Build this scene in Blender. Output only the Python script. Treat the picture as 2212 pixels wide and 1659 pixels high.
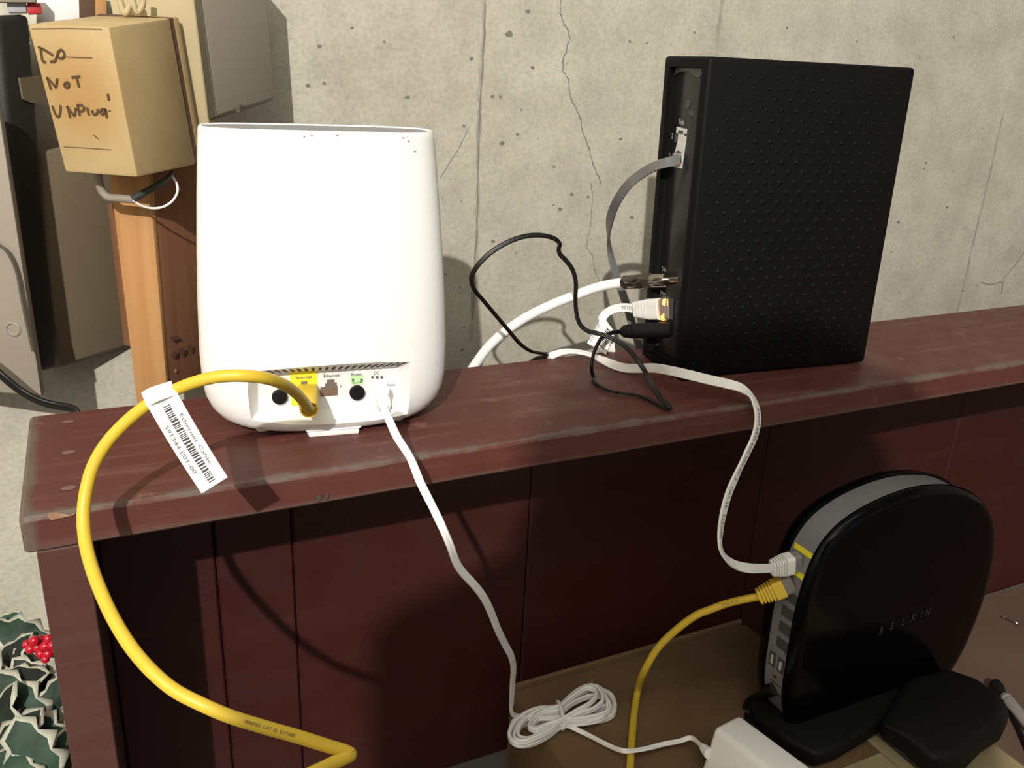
import bpy, bmesh, math, random
from mathutils import Vector as V, Matrix, noise as mnoise
random.seed(7)
SC = bpy.context.scene
for o in list(bpy.data.objects): bpy.data.objects.remove(o)
COL = SC.collection
H = 0.366                                    # height of the bookcase top above the floor (metres)

# ------------------------------------------------------------------ camera
F, CX, CY = 1866.6, 1106.0, 829.5            # focal length and centre for a 2212 x 1659 frame
CAM = V((0.0, -0.4211, 0.21045 + H))
def _rot(p, r, y): return Matrix.Rotation(y, 3, 'Z') @ Matrix.Rotation(p, 3, 'X') @ Matrix.Rotation(r, 3, 'Y')
MR = _rot(-0.3519, -0.0472, -0.4641)         # columns: right, forward, up
cd = bpy.data.cameras.new('camera'); cam = bpy.data.objects.new('camera', cd); COL.objects.link(cam)
cd.sensor_fit = 'HORIZONTAL'; cd.sensor_width = 36.0; cd.lens = 36.0 * F / 2212.0; cd.clip_start = 0.01
rt, fw, up = MR.col[0], MR.col[1], MR.col[2]
cam.matrix_world = Matrix(((rt[0], up[0], -fw[0], CAM[0]), (rt[1], up[1], -fw[1], CAM[1]), (rt[2], up[2], -fw[2], CAM[2]), (0, 0, 0, 1)))
SC.camera = cam

# ------------------------------------------------------------------ light
SC.view_settings.view_transform = 'Standard'; SC.view_settings.look = 'None'
SC.view_settings.gamma = 1.0; SC.view_settings.use_curve_mapping = False
SC.view_settings.exposure = 0.0
W = bpy.data.worlds.new('world'); SC.world = W; W.use_nodes = True
W.node_tree.nodes['Background'].inputs[0].default_value = (0.88, 0.98, 1.0, 1); W.node_tree.nodes['Background'].inputs[1].default_value = 0.42
def lamp(name, kind, loc, power, color, size=None, rot=None, size_y=None):
    d = bpy.data.lights.new(name, kind); o = bpy.data.objects.new(name, d); COL.objects.link(o)
    o.location = loc; d.energy = power; d.color = color
    if kind == 'POINT': d.shadow_soft_size = size
    if kind == 'AREA':
        d.size = size
        if size_y: d.shape = 'RECTANGLE'; d.size_y = size_y
    if rot: o.rotation_euler = rot
    return o
lamp('ceiling_bulb', 'POINT', (-0.82, -1.69, 1.65), 256.0, (1.0, 0.955, 0.89), 0.016)
lamp('fluorescent_fixture', 'AREA', (0.35, -0.95, 2.25), 4.0, (0.88, 0.99, 1.0), 1.2, (0, 0, 0), 0.15)

# ------------------------------------------------------------------ pixel helpers (2212 x 1659 frame -> point in the room)
def ray(u, v): return MR @ V(((u - CX) / F, 1.0, -(v - CY) / F))
def pd(u, v, d): return CAM + ray(u, v) * d
def pz(u, v, z): r = ray(u, v); return CAM + r * ((z - CAM.z) / r.z)
def py(u, v, y): r = ray(u, v); return CAM + r * ((y - CAM.y) / r.y)
def pp(u, v, P0, n): r = ray(u, v); return CAM + r * ((P0 - CAM).dot(n) / r.dot(n))
def pt(c):
    u, v, s = c[0], c[1], c[2]
    k, a = s[0], float(s[1:])
    return pd(u, v, a) if k == 'd' else py(u, v, a) if k == 'y' else pz(u, v, a)

# ------------------------------------------------------------------ materials
def s2l(c): return tuple((x / 12.92 if x <= 0.04045 else ((x + 0.055) / 1.055) ** 2.4) for x in c)
def mat(name, col, rough=0.5, metal=0.0, spec=0.5, var=0.0, vscale=30.0, vcol=None, bump=0.0, bscale=200.0, stretch=None, emit=None, trans=0.0, alpha=None, detail=4.0):
    m = bpy.data.materials.new(name); m.use_nodes = True; nt = m.node_tree; b = nt.nodes['Principled BSDF']
    b.inputs['Base Color'].default_value = (*col, 1); b.inputs['Roughness'].default_value = rough
    b.inputs['Metallic'].default_value = metal; b.inputs['Specular IOR Level'].default_value = spec
    if trans: b.inputs['Transmission Weight'].default_value = trans
    if emit: b.inputs['Emission Color'].default_value = (*emit[:3], 1); b.inputs['Emission Strength'].default_value = emit[3]
    if var or bump:
        tc = nt.nodes.new('ShaderNodeTexCoord'); mp = nt.nodes.new('ShaderNodeMapping'); nt.links.new(tc.outputs['Object'], mp.inputs[0])
        if stretch: mp.inputs['Scale'].default_value = stretch
    if var:
        n = nt.nodes.new('ShaderNodeTexNoise'); n.inputs['Scale'].default_value = vscale; n.inputs['Detail'].default_value = detail
        nt.links.new(mp.outputs[0], n.inputs['Vector'])
        r = nt.nodes.new('ShaderNodeValToRGB'); r.color_ramp.elements[0].position = 0.36; r.color_ramp.elements[1].position = 0.66
        c2 = vcol or tuple(x * (1 - var) for x in col)
        r.color_ramp.elements[0].color = (*c2, 1); r.color_ramp.elements[1].color = (*col, 1)
        nt.links.new(n.outputs['Fac'], r.inputs[0]); nt.links.new(r.outputs[0], b.inputs['Base Color'])
    if bump:
        n2 = nt.nodes.new('ShaderNodeTexNoise'); n2.inputs['Scale'].default_value = bscale; nt.links.new(mp.outputs[0], n2.inputs['Vector'])
        bp = nt.nodes.new('ShaderNodeBump'); bp.inputs['Strength'].default_value = bump; bp.inputs['Distance'].default_value = 0.002
        nt.links.new(n2.outputs['Fac'], bp.inputs['Height']); nt.links.new(bp.outputs[0], b.inputs['Normal'])
    return m

class NT:                                                     # small node-tree writer
    def __init__(s, m): s.t = m.node_tree; s.b = s.t.nodes['Principled BSDF']
    def n(s, kind, **kw):
        x = s.t.nodes.new(kind)
        for k, v in kw.items():
            if k.startswith('i_'): x.inputs[k[2:].replace('_', ' ')].default_value = v
            else: setattr(x, k, v)
        return x
    def l(s, a, b): s.t.links.new(a, b)
    def ramp(s, src, stops):
        r = s.n('ShaderNodeValToRGB'); cr = r.color_ramp
        while len(cr.elements) < len(stops): cr.elements.new(0.5)
        for e, (p, c) in zip(cr.elements, stops): e.position = p; e.color = (c, c, c, 1) if not isinstance(c, tuple) else (*c, 1)
        s.l(src, r.inputs[0]); return r.outputs[0]
    def noise(s, vec, scale, detail=5.0, rough=0.55):
        x = s.n('ShaderNodeTexNoise'); x.inputs['Scale'].default_value = scale; x.inputs['Detail'].default_value = detail; x.inputs['Roughness'].default_value = rough
        s.l(vec, x.inputs['Vector']); return x.outputs['Fac']
    def mix(s, fac, a, b, mode='MIX'):
        x = s.n('ShaderNodeMix', data_type='RGBA', blend_type=mode)
        (s.l(fac, x.inputs[0]) if hasattr(fac, 'is_linked') else setattr(x.inputs[0], 'default_value', fac))
        for i, q in ((6, a), (7, b)):
            if isinstance(q, tuple): x.inputs[i].default_value = (*q, 1)
            else: s.l(q, x.inputs[i])
        return x.outputs[2]
    def math(s, op, a, b=0.0):
        x = s.n('ShaderNodeMath', operation=op)
        for i, q in ((0, a), (1, b)):
            if isinstance(q, (int, float)): x.inputs[i].default_value = q
            else: s.l(q, x.inputs[i])
        return x.outputs[0]

def m_concrete():
    m = mat('concrete', (0.36, 0.335, 0.265), 0.95, spec=0.15); t = NT(m)
    o = t.n('ShaderNodeTexCoord').outputs['Object']
    big = t.ramp(t.noise(o, 5.0, 4), [(0.35, (0.455, 0.425, 0.355)), (0.65, (0.525, 0.495, 0.42))])
    mid = t.ramp(t.noise(o, 28.0, 6, 0.6), [(0.33, (0.88, 0.875, 0.865)), (0.62, (1.04, 1.04, 1.035))])
    c = t.mix(1.0, big, mid, 'MULTIPLY')
    blot = t.ramp(t.noise(o, 9.0, 8, 0.72), [(0.58, 0.0), (0.78, 0.35)])
    c = t.mix(blot, c, (0.27, 0.245, 0.195))
    fine = t.ramp(t.noise(o, 330.0, 3), [(0.3, (0.86, 0.86, 0.85)), (0.6, (1.03, 1.03, 1.03))])
    c = t.mix(1.0, c, fine, 'MULTIPLY')
    vo = t.n('ShaderNodeTexVoronoi'); vo.inputs['Scale'].default_value = 85.0; t.l(o, vo.inputs['Vector'])
    keep = t.ramp(t.noise(o, 40.0, 2), [(0.60, 0.0), (0.66, 0.8)])
    pit = t.math('MULTIPLY', t.ramp(vo.outputs['Distance'], [(0.06, 1.0), (0.13, 0.0)]), keep)
    c = t.mix(pit, c, (0.17, 0.15, 0.115))
    t.l(c, t.b.inputs['Base Color'])
    bp = t.n('ShaderNodeBump'); bp.inputs['Strength'].default_value = 0.35; bp.inputs['Distance'].default_value = 0.0015
    h = t.math('SUBTRACT', t.noise(o, 60.0, 8, 0.7), t.math('MULTIPLY', pit, 0.6))
    t.l(h, bp.inputs['Height']); t.l(bp.outputs[0], t.b.inputs['Normal'])
    return m

def m_redpaint(name, base, worn, top=True):
    m = mat(name, base, 0.5, spec=0.35); t = NT(m)
    o = t.n('ShaderNodeTexCoord').outputs['Object']
    mp = t.n('ShaderNodeMapping'); mp.inputs['Scale'].default_value = (6, 90, 90); t.l(o, mp.inputs[0])
    streak = t.ramp(t.noise(mp.outputs[0], 1.0, 6, 0.62), [(0.50, 0.0), (0.76, 0.65)])
    cl = t.ramp(t.noise(o, 26.0, 5, 0.6), [(0.36, 0.0), (0.64, 1.0)])
    c = t.mix(t.math('MULTIPLY', streak, cl), base, worn)
    dust = t.ramp(t.noise(o, 9.0, 6, 0.65), [(0.35, 0.0), (0.75, 0.55)])
    c = t.mix(t.math('MULTIPLY', dust, 0.55 if top else 0.2), c, tuple(0.5 * a + 0.5 * b for a, b in zip(base, worn)))
    g = t.n('ShaderNodeNewGeometry')
    pn = t.ramp(t.noise(o, 55.0, 5, 0.7), [(0.62, 0.0), (0.70, 1.0)])
    c = t.mix(t.math('MULTIPLY', pn, 0.35 if top else 0.12), c, tuple(min(1, x * 1.5) for x in worn))
    if top:                                                   # paint rubbed to grey along the long front arrises (y = 0)
        sx = t.n('ShaderNodeSeparateXYZ'); t.l(o, sx.inputs[0])
        wob = t.math('MULTIPLY', t.math('SUBTRACT', t.noise(o, 22.0, 5, 0.7), 0.42), 0.030)
        d1 = t.math('ADD', t.math('ABSOLUTE', sx.outputs[1]), t.math('MULTIPLY', t.math('ABSOLUTE', t.math('SUBTRACT', sx.outputs[2], H)), 3.0))
        e1 = t.ramp(t.math('SUBTRACT', d1, wob), [(0.0008, 1.0), (0.004, 0.0)])
        d2 = t.math('ADD', t.math('ABSOLUTE', sx.outputs[1]), t.math('ABSOLUTE', t.math('SUBTRACT', sx.outputs[2], H - 0.019)))
        e2 = t.ramp(d2, [(0.001, 0.8), (0.0022, 0.0)])
        d3 = t.math('ABSOLUTE', t.math('ADD', sx.outputs[0], 0.0435))
        e3 = t.ramp(t.math('SUBTRACT', d3, t.math('MULTIPLY', wob, 0.5)), [(0.001, 1.0), (0.0035, 0.0)])
        e = t.math('MAXIMUM', t.math('MAXIMUM', e1, e2), e3)
        c = t.mix(t.math('MULTIPLY', e, 0.85), c, (0.115, 0.092, 0.074))
    t.l(c, t.b.inputs['Base Color'])
    r = t.ramp(t.noise(o, 30.0, 4), [(0.3, 0.42), (0.7, 0.62)]); t.l(r, t.b.inputs['Roughness'])
    bp = t.n('ShaderNodeBump'); bp.inputs['Strength'].default_value = 0.25; bp.inputs['Distance'].default_value = 0.0006
    t.l(t.noise(mp.outputs[0], 2.0, 6, 0.7), bp.inputs['Height']); t.l(bp.outputs[0], t.b.inputs['Normal'])
    return m

M = {}
M['concrete'] = m_concrete()
M['floor'] = mat('floor_concrete', (0.16, 0.155, 0.15), 0.9, var=0.4, vscale=12, bump=0.2)
M['white_wall'] = mat('painted_ceiling', (0.45, 0.43, 0.39), 0.9, var=0.15, vscale=4)
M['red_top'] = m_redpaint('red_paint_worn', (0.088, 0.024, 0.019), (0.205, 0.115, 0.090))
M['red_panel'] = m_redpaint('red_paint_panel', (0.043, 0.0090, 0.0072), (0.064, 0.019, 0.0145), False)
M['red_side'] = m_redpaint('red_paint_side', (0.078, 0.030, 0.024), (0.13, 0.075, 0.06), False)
M['crack'] = mat('crack_shadow', (0.20, 0.178, 0.14), 0.95, spec=0.1)
M['joint'] = mat('joint_stain', (0.40, 0.372, 0.305), 0.95, spec=0.1, var=0.25, vscale=60)
M['white'] = mat('white_plastic', (0.80, 0.79, 0.775), 0.45, spec=0.35)
M['white_in'] = mat('white_plastic_inside', (0.80, 0.80, 0.79), 0.5, spec=0.3)
M['slot'] = mat('dark_slot', (0.05, 0.048, 0.045), 0.8)
M['black'] = mat('black_plastic', (0.0050, 0.0050, 0.0050), 0.6, spec=0.2, var=0.15, vscale=60)
M['black_side'] = mat('black_textured_plastic', (0.0034, 0.0034, 0.0034), 0.6, spec=0.13)
M['black_panel'] = mat('black_gloss_panel', (0.013, 0.013, 0.0125), 0.22, spec=0.5)
M['gloss'] = mat('black_gloss', (0.0018, 0.0018, 0.0019), 0.16, spec=0.12)
M['silver'] = mat('silver_paint', (0.34, 0.34, 0.355), 0.42, metal=0.55)
M['chrome'] = mat('nickel', (0.45, 0.42, 0.38), 0.22, metal=1.0)
M['dark_chrome'] = mat('dark_nickel', (0.16, 0.14, 0.12), 0.22, metal=1.0)
M['yellow'] = mat('yellow_cable', (0.63, 0.43, 0.038), 0.42, spec=0.4)
M['yellow_boot'] = mat('yellow_boot', (0.72, 0.50, 0.05), 0.5)
M['yellow_label'] = mat('yellow_print', (0.85, 0.74, 0.03), 0.6)
M['green_label'] = mat('green_print', (0.55, 0.86, 0.42), 0.6)
M['ink'] = mat('ink', (0.035, 0.033, 0.032), 0.7)
M['grey_ink'] = mat('grey_ink', (0.12, 0.12, 0.12), 0.7)
M['white_ink'] = mat('white_print', (0.50, 0.50, 0.49), 0.6)
M['dim_ink'] = mat('dim_print', (0.055, 0.055, 0.055), 0.5)
M['paper'] = mat('label_paper', (0.82, 0.79, 0.76), 0.75, spec=0.2)
M['cord'] = mat('white_cord', (0.83, 0.82, 0.80), 0.45, spec=0.35)
M['cord_grey'] = mat('grey_cord', (0.15, 0.15, 0.145), 0.32, spec=0.5)
M['cord_black'] = mat('black_cord', (0.0065, 0.0060, 0.0050), 0.4, spec=0.3)
M['clear'] = mat('clear_plastic', (0.75, 0.72, 0.68), 0.12, trans=0.75)
M['copper'] = mat('copper_contacts', (0.55, 0.30, 0.17), 0.35, metal=0.7)
M['shadow_port'] = mat('port_interior', (0.16, 0.13, 0.11), 0.6)
M['amber'] = mat('amber_led', (1.0, 0.35, 0.05), 0.4, emit=(1.0, 0.30, 0.035, 9.0))
M['cardboard'] = mat('brown_cardboard', (0.175, 0.108, 0.058), 0.9, spec=0.1, var=0.22, vscale=14, bump=0.1, bscale=120)
M['cardboard_red'] = mat('reddish_cardboard', (0.125, 0.078, 0.058), 0.9, spec=0.1, var=0.15, vscale=10)
M['card_beige'] = mat('beige_cardboard', (0.31, 0.255, 0.145), 0.9, spec=0.1, var=0.12, vscale=20)
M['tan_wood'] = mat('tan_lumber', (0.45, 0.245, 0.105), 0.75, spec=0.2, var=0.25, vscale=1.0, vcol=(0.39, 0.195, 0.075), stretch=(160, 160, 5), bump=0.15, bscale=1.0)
M['brown_and_shade_wood'] = mat('brown_and_shade_lumber', (0.235, 0.105, 0.055), 0.8, spec=0.2, var=0.2, vscale=1.0, stretch=(150, 150, 6))  # brown of the plank; on the post, shade put into tan lumber
M['dark_wood'] = mat('dark_brown_lumber', (0.10, 0.05, 0.028), 0.8, var=0.3, vscale=20)
M['cream'] = mat('cream_board', (0.45, 0.37, 0.22), 0.7, spec=0.25, var=0.06, vscale=9)
M['grey_metal'] = mat('grey_enamel', (0.27, 0.235, 0.19), 0.55, spec=0.35, var=0.05, vscale=12)
M['grey_dark'] = mat('dark_grey_enamel', (0.085, 0.075, 0.055), 0.6, spec=0.3)
M['olive_metal'] = mat('brown_grey_enamel', (0.165, 0.128, 0.084), 0.6, spec=0.3, var=0.08, vscale=10)
M['panel_grey'] = mat('pale_grey_enamel', (0.285, 0.245, 0.20), 0.55, spec=0.3, var=0.05, vscale=10)
M['case_black'] = mat('black_case', (0.012, 0.011, 0.010), 0.6)
M['leaf'] = mat('holly_green', (0.028, 0.066, 0.040), 0.6, spec=0.25, var=0.6, vscale=60)
M['leaf_cream'] = mat('holly_cream', (0.36, 0.36, 0.29), 0.5)
M['leaf_dark'] = mat('holly_dark', (0.016, 0.024, 0.018), 0.6, spec=0.2, var=0.5, vscale=60)
M['berry'] = mat('berry_red', (0.42, 0.006, 0.022), 0.22, spec=0.6)
M['red_card'] = mat('red_card', (0.48, 0.025, 0.03), 0.5)
M['blue_grey'] = mat('blue_grey_card', (0.40, 0.40, 0.43), 0.6)
M['sheath'] = mat('dark_green_sheath', (0.035, 0.045, 0.04), 0.5)
M['ink_brown'] = mat('marker_ink', (0.075, 0.038, 0.010), 0.7)
M['steel'] = mat('steel', (0.6, 0.55, 0.5), 0.25, metal=1.0)
M['fabric'] = mat('charcoal_fabric', (0.03, 0.03, 0.032), 0.9)
M['scuff'] = mat('scuff_grey', (.56, .55, .53), .7)
M['bare'] = mat('bare_wood', (0.35, 0.20, 0.12), 0.8, var=0.4, vscale=150)

def m_beige():                                                # utility box lid, browned by heat in the middle
    m = mat('beige_plastic', (0.45, 0.33, 0.16), 0.6, spec=0.3); t = NT(m)
    o = t.n('ShaderNodeTexCoord').outputs['Object']; c0 = (pp(170, 200, BX0, BN))
    s = t.n('ShaderNodeVectorMath', operation='SUBTRACT'); s.inputs[1].default_value = c0; t.l(o, s.inputs[0])
    k = t.n('ShaderNodeVectorMath', operation='MULTIPLY'); k.inputs[1].default_value = (1.0, 0.6, 0.85); t.l(s.outputs[0], k.inputs[0])
    ln = t.n('ShaderNodeVectorMath', operation='LENGTH'); t.l(k.outputs[0], ln.inputs[0])
    f = t.ramp(ln.outputs['Value'], [(0.010, 0.85), (0.034, 0.0)])
    c = t.mix(f, t.ramp(t.noise(o, 60, 3), [(0.3, (0.43, 0.315, 0.15)), (0.7, (0.47, 0.35, 0.18))]), (0.37, 0.21, 0.075)); t.l(c, t.b.inputs['Base Color']); return m

# ------------------------------------------------------------------ mesh helpers
def mk(name, verts, faces, m, parent=None, smooth=False, kind=None, mats=None, midx=None):
    me = bpy.data.meshes.new(name); me.from_pydata([tuple(v) for v in verts], [], faces); me.update()
    bm = bmesh.new(); bm.from_mesh(me); bmesh.ops.recalc_face_normals(bm, faces=bm.faces); bm.to_mesh(me); bm.free()
    for x in (mats or [m]): me.materials.append(x)
    if midx:
        for p, i in zip(me.polygons, midx): p.material_index = i
    if smooth:
        for p in me.polygons: p.use_smooth = True
    o = bpy.data.objects.new(name, me); COL.objects.link(o)
    if parent: hang(o, parent)
    if kind: o['kind'] = kind
    return o
def hang(o, parent):
    o.parent = parent; w = Matrix.Translation(parent.location) if parent.type == 'EMPTY' else parent_world(parent)
    o.matrix_parent_inverse = w.inverted()
def parent_world(p):
    return Matrix.Identity(4)                                  # parts keep their vertices in room coordinates
def thing(name, label, cat, loc, group=None):
    o = bpy.data.objects.new(name, None); COL.objects.link(o); o.location = loc; o.empty_display_size = 0.02
    o['label'] = label; o['category'] = cat
    if group: o['group'] = group
    return o
def tag(o, label, cat, group=None):
    o['label'] = label; o['category'] = cat
    if group: o['group'] = group
    return o
def bevel_mesh(o, w, seg=2, angle=0.5):
    bm = bmesh.new(); bm.from_mesh(o.data)
    ed = [e for e in bm.edges if len(e.link_faces) == 2 and e.calc_face_angle(0) > angle]
    bmesh.ops.bevel(bm, geom=ed, offset=w, segments=seg, profile=0.5, affect='EDGES', clamp_overlap=True)
    bm.to_mesh(o.data); bm.free()
    if seg > 1:
        for p in o.data.polygons: p.use_smooth = True
        sharp(o, 0.7)
    return o
def sharp(o, ang):
    bm = bmesh.new(); bm.from_mesh(o.data)
    for e in bm.edges: e.smooth = not (len(e.link_faces) == 2 and e.calc_face_angle(0) > ang)
    bm.to_mesh(o.data); bm.free()
HEXF = [(0, 3, 2, 1), (4, 5, 6, 7), (0, 1, 5, 4), (1, 2, 6, 5), (2, 3, 7, 6), (3, 0, 4, 7)]
def hexa(name, b4, t4, m, parent=None, bev=0.0, seg=2, kind=None):
    o = mk(name, list(b4) + list(t4), HEXF, m, parent, kind=kind)
    if bev: bevel_mesh(o, bev, seg)
    return o
def box(name, lo, hi, m, parent=None, bev=0.0, seg=2, kind=None):
    (a, b, c), (d, e, f) = lo, hi
    return hexa(name, [(a, b, c), (d, b, c), (d, e, c), (a, e, c)], [(a, b, f), (d, b, f), (d, e, f), (a, e, f)], m, parent, bev, seg, kind)
def obox(name, c, X, Y, Z, m, parent=None, bev=0.0, seg=2):    # oriented box from its centre and three half vectors
    c, X, Y, Z = V(c), V(X), V(Y), V(Z)
    return hexa(name, [c - X - Y - Z, c + X - Y - Z, c + X + Y - Z, c - X + Y - Z], [c - X - Y + Z, c + X - Y + Z, c + X + Y + Z, c - X + Y + Z], m, parent, bev, seg)
def prism(name, poly, h, m, parent=None, bev=0.0, seg=2):      # poly: list of points; h: extrusion vector
    n = len(poly); h = V(h); vs = [V(p) for p in poly] + [V(p) + h for p in poly]
    fs = [tuple(range(n))[::-1], tuple(range(n, 2 * n))] + [(i, (i + 1) % n, (i + 1) % n + n, i + n) for i in range(n)]
    o = mk(name, vs, fs, m, parent)
    if bev: bevel_mesh(o, bev, seg)
    return o
def loft(name, rings, m, parent=None, smooth=True, cap=True, closed=False):
    n = len(rings[0]); vs = [p for r in rings for p in r]; fs = []
    for i in range(len(rings) - 1):
        for j in range(n): fs.append((i * n + j, i * n + (j + 1) % n, (i + 1) * n + (j + 1) % n, (i + 1) * n + j))
    if cap: fs += [tuple(range(n))[::-1], tuple(range((len(rings) - 1) * n, len(rings) * n))]
    o = mk(name, vs, fs, m, parent, smooth)
    if smooth: sharp(o, 0.9)
    return o
def catmull(P, per=8):
    out = []; n = len(P)
    for i in range(n - 1):
        p0 = P[i - 1] if i else P[0] * 2 - P[1]; p1, p2 = P[i], P[i + 1]; p3 = P[i + 2] if i + 2 < n else P[-1] * 2 - P[-2]
        t0 = 0.0; d = lambda a, b: max((b - a).length, 1e-6) ** 0.5
        t1 = t0 + d(p0, p1); t2 = t1 + d(p1, p2); t3 = t2 + d(p2, p3)
        for k in range(per):
            t = t1 + (t2 - t1) * k / per
            A1 = p0 * ((t1 - t) / (t1 - t0)) + p1 * ((t - t0) / (t1 - t0)); A2 = p1 * ((t2 - t) / (t2 - t1)) + p2 * ((t - t1) / (t2 - t1)); A3 = p2 * ((t3 - t) / (t3 - t2)) + p3 * ((t - t2) / (t3 - t2))
            B1 = A1 * ((t2 - t) / (t2 - t0)) + A2 * ((t - t0) / (t2 - t0)); B2 = A2 * ((t3 - t) / (t3 - t1)) + A3 * ((t - t1) / (t3 - t1))
            out.append(B1 * ((t2 - t) / (t2 - t1)) + B2 * ((t - t1) / (t2 - t1)))
    out.append(P[-1]); return out
def lerp_list(L, per):
    out = []
    for i in range(len(L) - 1):
        for k in range(per): out.append(L[i].lerp(L[i + 1], k / per))
    out.append(L[-1]); return out
def frames(C, W0=None):
    n = len(C); T = [(C[min(i + 1, n - 1)] - C[max(i - 1, 0)]).normalized() for i in range(n)]; fr = []
    w = None
    for i in range(n):
        if W0: w = W0[i]
        elif w is None: w = V((0, 0, 1)) if abs(T[0].z) < 0.9 else V((1, 0, 0))
        w = (w - T[i] * w.dot(T[i])).normalized(); fr.append((w, T[i].cross(w)))
    return T, fr
def circ(r, n=10): return [(r * math.cos(2 * math.pi * k / n), r * math.sin(2 * math.pi * k / n)) for k in range(n)]
def rect(w, t, r=0.3): return [(-w, -t * r), (-w, t * r), (-w * 0.93, t), (w * 0.93, t), (w, t * r), (w, -t * r), (w * 0.93, -t), (-w * 0.93, -t)]
def twin(r):
    o = r * 0.92; a = [(o + r * math.cos(math.radians(d)), r * math.sin(math.radians(d))) for d in range(-130, 131, 37)]
    return a + [(-x, -y) for x, y in a]
def sweep(name, pts, sec, m, parent=None, Wd=None, per=8, scale=None, smooth=True):
    C = catmull([V(p) for p in pts], per); Wl = lerp_list([V(w) for w in Wd], per) if Wd else None
    T, fr = frames(C, Wl); rings = []
    for i, (p, (w, n)) in enumerate(zip(C, fr)):
        k = 1.0 if scale is None else scale(i / (len(C) - 1))
        rings.append([p + w * (a * k) + n * (b * k) for a, b in sec])
    return loft(name, rings, m, parent, smooth), C, fr
def lathe(name, base, axis, prof, m, parent=None, n=20, smooth=True):   # prof: (distance along axis, radius)
    ax = V(axis).normalized(); w = ax.orthogonal().normalized(); q = ax.cross(w)
    rings = [[V(base) + ax * s + (w * math.cos(2 * math.pi * k / n) + q * math.sin(2 * math.pi * k / n)) * r for k in range(n)] for s, r in prof]
    o = loft(name, rings, m, parent, smooth); sharp(o, 0.6); return o
_fcache = {}
def glyphs(s):
    if s in _fcache: return _fcache[s]
    cu = bpy.data.curves.new('txt', 'FONT'); cu.body = s; cu.size = 1.0; cu.resolution_u = 2
    o = bpy.data.objects.new('txt', cu); COL.objects.link(o); dg = bpy.context.evaluated_depsgraph_get(); dg.update()
    me = o.evaluated_get(dg).to_mesh(); vs = [v.co.copy() for v in me.vertices]; fs = [tuple(p.vertices) for p in me.polygons]
    o.evaluated_get(dg).to_mesh_clear(); bpy.data.objects.remove(o); bpy.data.curves.remove(cu)
    _fcache[s] = (vs, fs); return vs, fs
def text(name, s, org, xd, yd, h, m, parent, width=None, lift=0.00025, fit=None):   # flat lettering lying on a surface
    vs, fs = glyphs(s); xd, yd = V(xd).normalized(), V(yd).normalized(); n = xd.cross(yd).normalized()
    w0 = max(v.x for v in vs); sx = (width / w0) if width else h
    return mk(name, [V(org) + xd * (v.x * sx) + yd * (v.y * h * 1.35) + n * lift for v in vs], fs, m, parent)
def quadstrip(strokes, width, n, lift):                        # pen strokes: polylines -> flat ribbons on a plane with normal n
    vs, fs = [], []
    for s in strokes:
        b = len(vs)
        for i, p in enumerate(s):
            d = (s[min(i + 1, len(s) - 1)] - s[max(i - 1, 0)]).normalized(); q = d.cross(n).normalized() * width * 0.5
            vs += [p + q + n * lift, p - q + n * lift]
        fs += [(b + 2 * i, b + 2 * i + 1, b + 2 * i + 3, b + 2 * i + 2) for i in range(len(s) - 1)]
    return vs, fs
def boolean(o, cutters):
    for c in cutters:
        md = o.modifiers.new('cut', 'BOOLEAN'); md.operation = 'DIFFERENCE'; md.object = c; md.solver = 'EXACT'
    dg = bpy.context.evaluated_depsgraph_get(); dg.update()
    me = bpy.data.meshes.new_from_object(o.evaluated_get(dg)); o.modifiers.clear(); o.data = me
    for c in cutters: bpy.data.objects.remove(c)
    return o
X, Y, Z = V((1, 0, 0)), V((0, 1, 0)), V((0, 0, 1))

# ================================================================== the setting
YW = 0.295
wall = box('wall_back', (-2.2, YW, 0), (3.4, YW + 0.2, 2.3), M['concrete'], kind='structure')
box('floor', (-2.2, -4.2, -0.1), (3.4, YW + 0.2, 0), M['floor'], kind='structure')
box('ceiling', (-2.2, -4.2, 2.3), (3.4, YW + 0.2, 2.4), M['white_wall'], kind='structure')
box('wall_left', (-2.4, -4.2, -0.1), (-2.2, YW + 0.2, 2.4), M['concrete'], kind='structure')
box('wall_right', (3.4, -4.2, -0.1), (3.6, YW + 0.2, 2.4), M['concrete'], kind='structure')

def wall_line(name, pts, w, m, jag=0.0, lift=0.0004, sub=4):   # irregular thin crack or seam on the concrete
    P = [py(u, v, YW) for u, v in pts]; Q = []
    for i in range(len(P) - 1):
        for k in range(sub):
            q = P[i].lerp(P[i + 1], k / sub)
            if jag and (i or k): q = q + V((random.uniform(-jag, jag), 0, random.uniform(-jag, jag)))
            Q.append(q)
    Q.append(P[-1]); vs = []; fs = []
    for i, p in enumerate(Q):
        ww = w * random.uniform(0.55, 1.3); y = YW - lift
        d = (Q[min(i + 1, len(Q) - 1)] - Q[max(i - 1, 0)]).normalized(); q = d.cross(V((0, -1, 0))).normalized() * ww * 0.5
        vs += [V((p.x + q.x, y, p.z + q.z)), V((p.x - q.x, y, p.z - q.z))]
    fs = [(2 * i, 2 * i + 1, 2 * i + 3, 2 * i + 2) for i in range(len(Q) - 1)]
    return mk(name, vs, fs, m, wall)
wall_line('crack', [(1213, -12), (1212, 0), (1210, 28), (1216, 48), (1227, 65), (1231, 82), (1225, 98), (1217, 128), (1214, 153), (1226, 168), (1230, 189), (1234, 215), (1246, 240), (1255, 256), (1256, 280), (1264, 301), (1273, 318), (1277, 340), (1285, 366), (1294, 382), (1299, 400)], 0.0009, M['crack'], 0.0007)
wall_line('crack', [(1276, 395), (1279, 420), (1278, 450), (1275, 490), (1267, 515), (1268, 535), (1280, 555), (1284, 580), (1295, 610), (1310, 640)], 0.0006, M['crack'], 0.0006)
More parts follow.
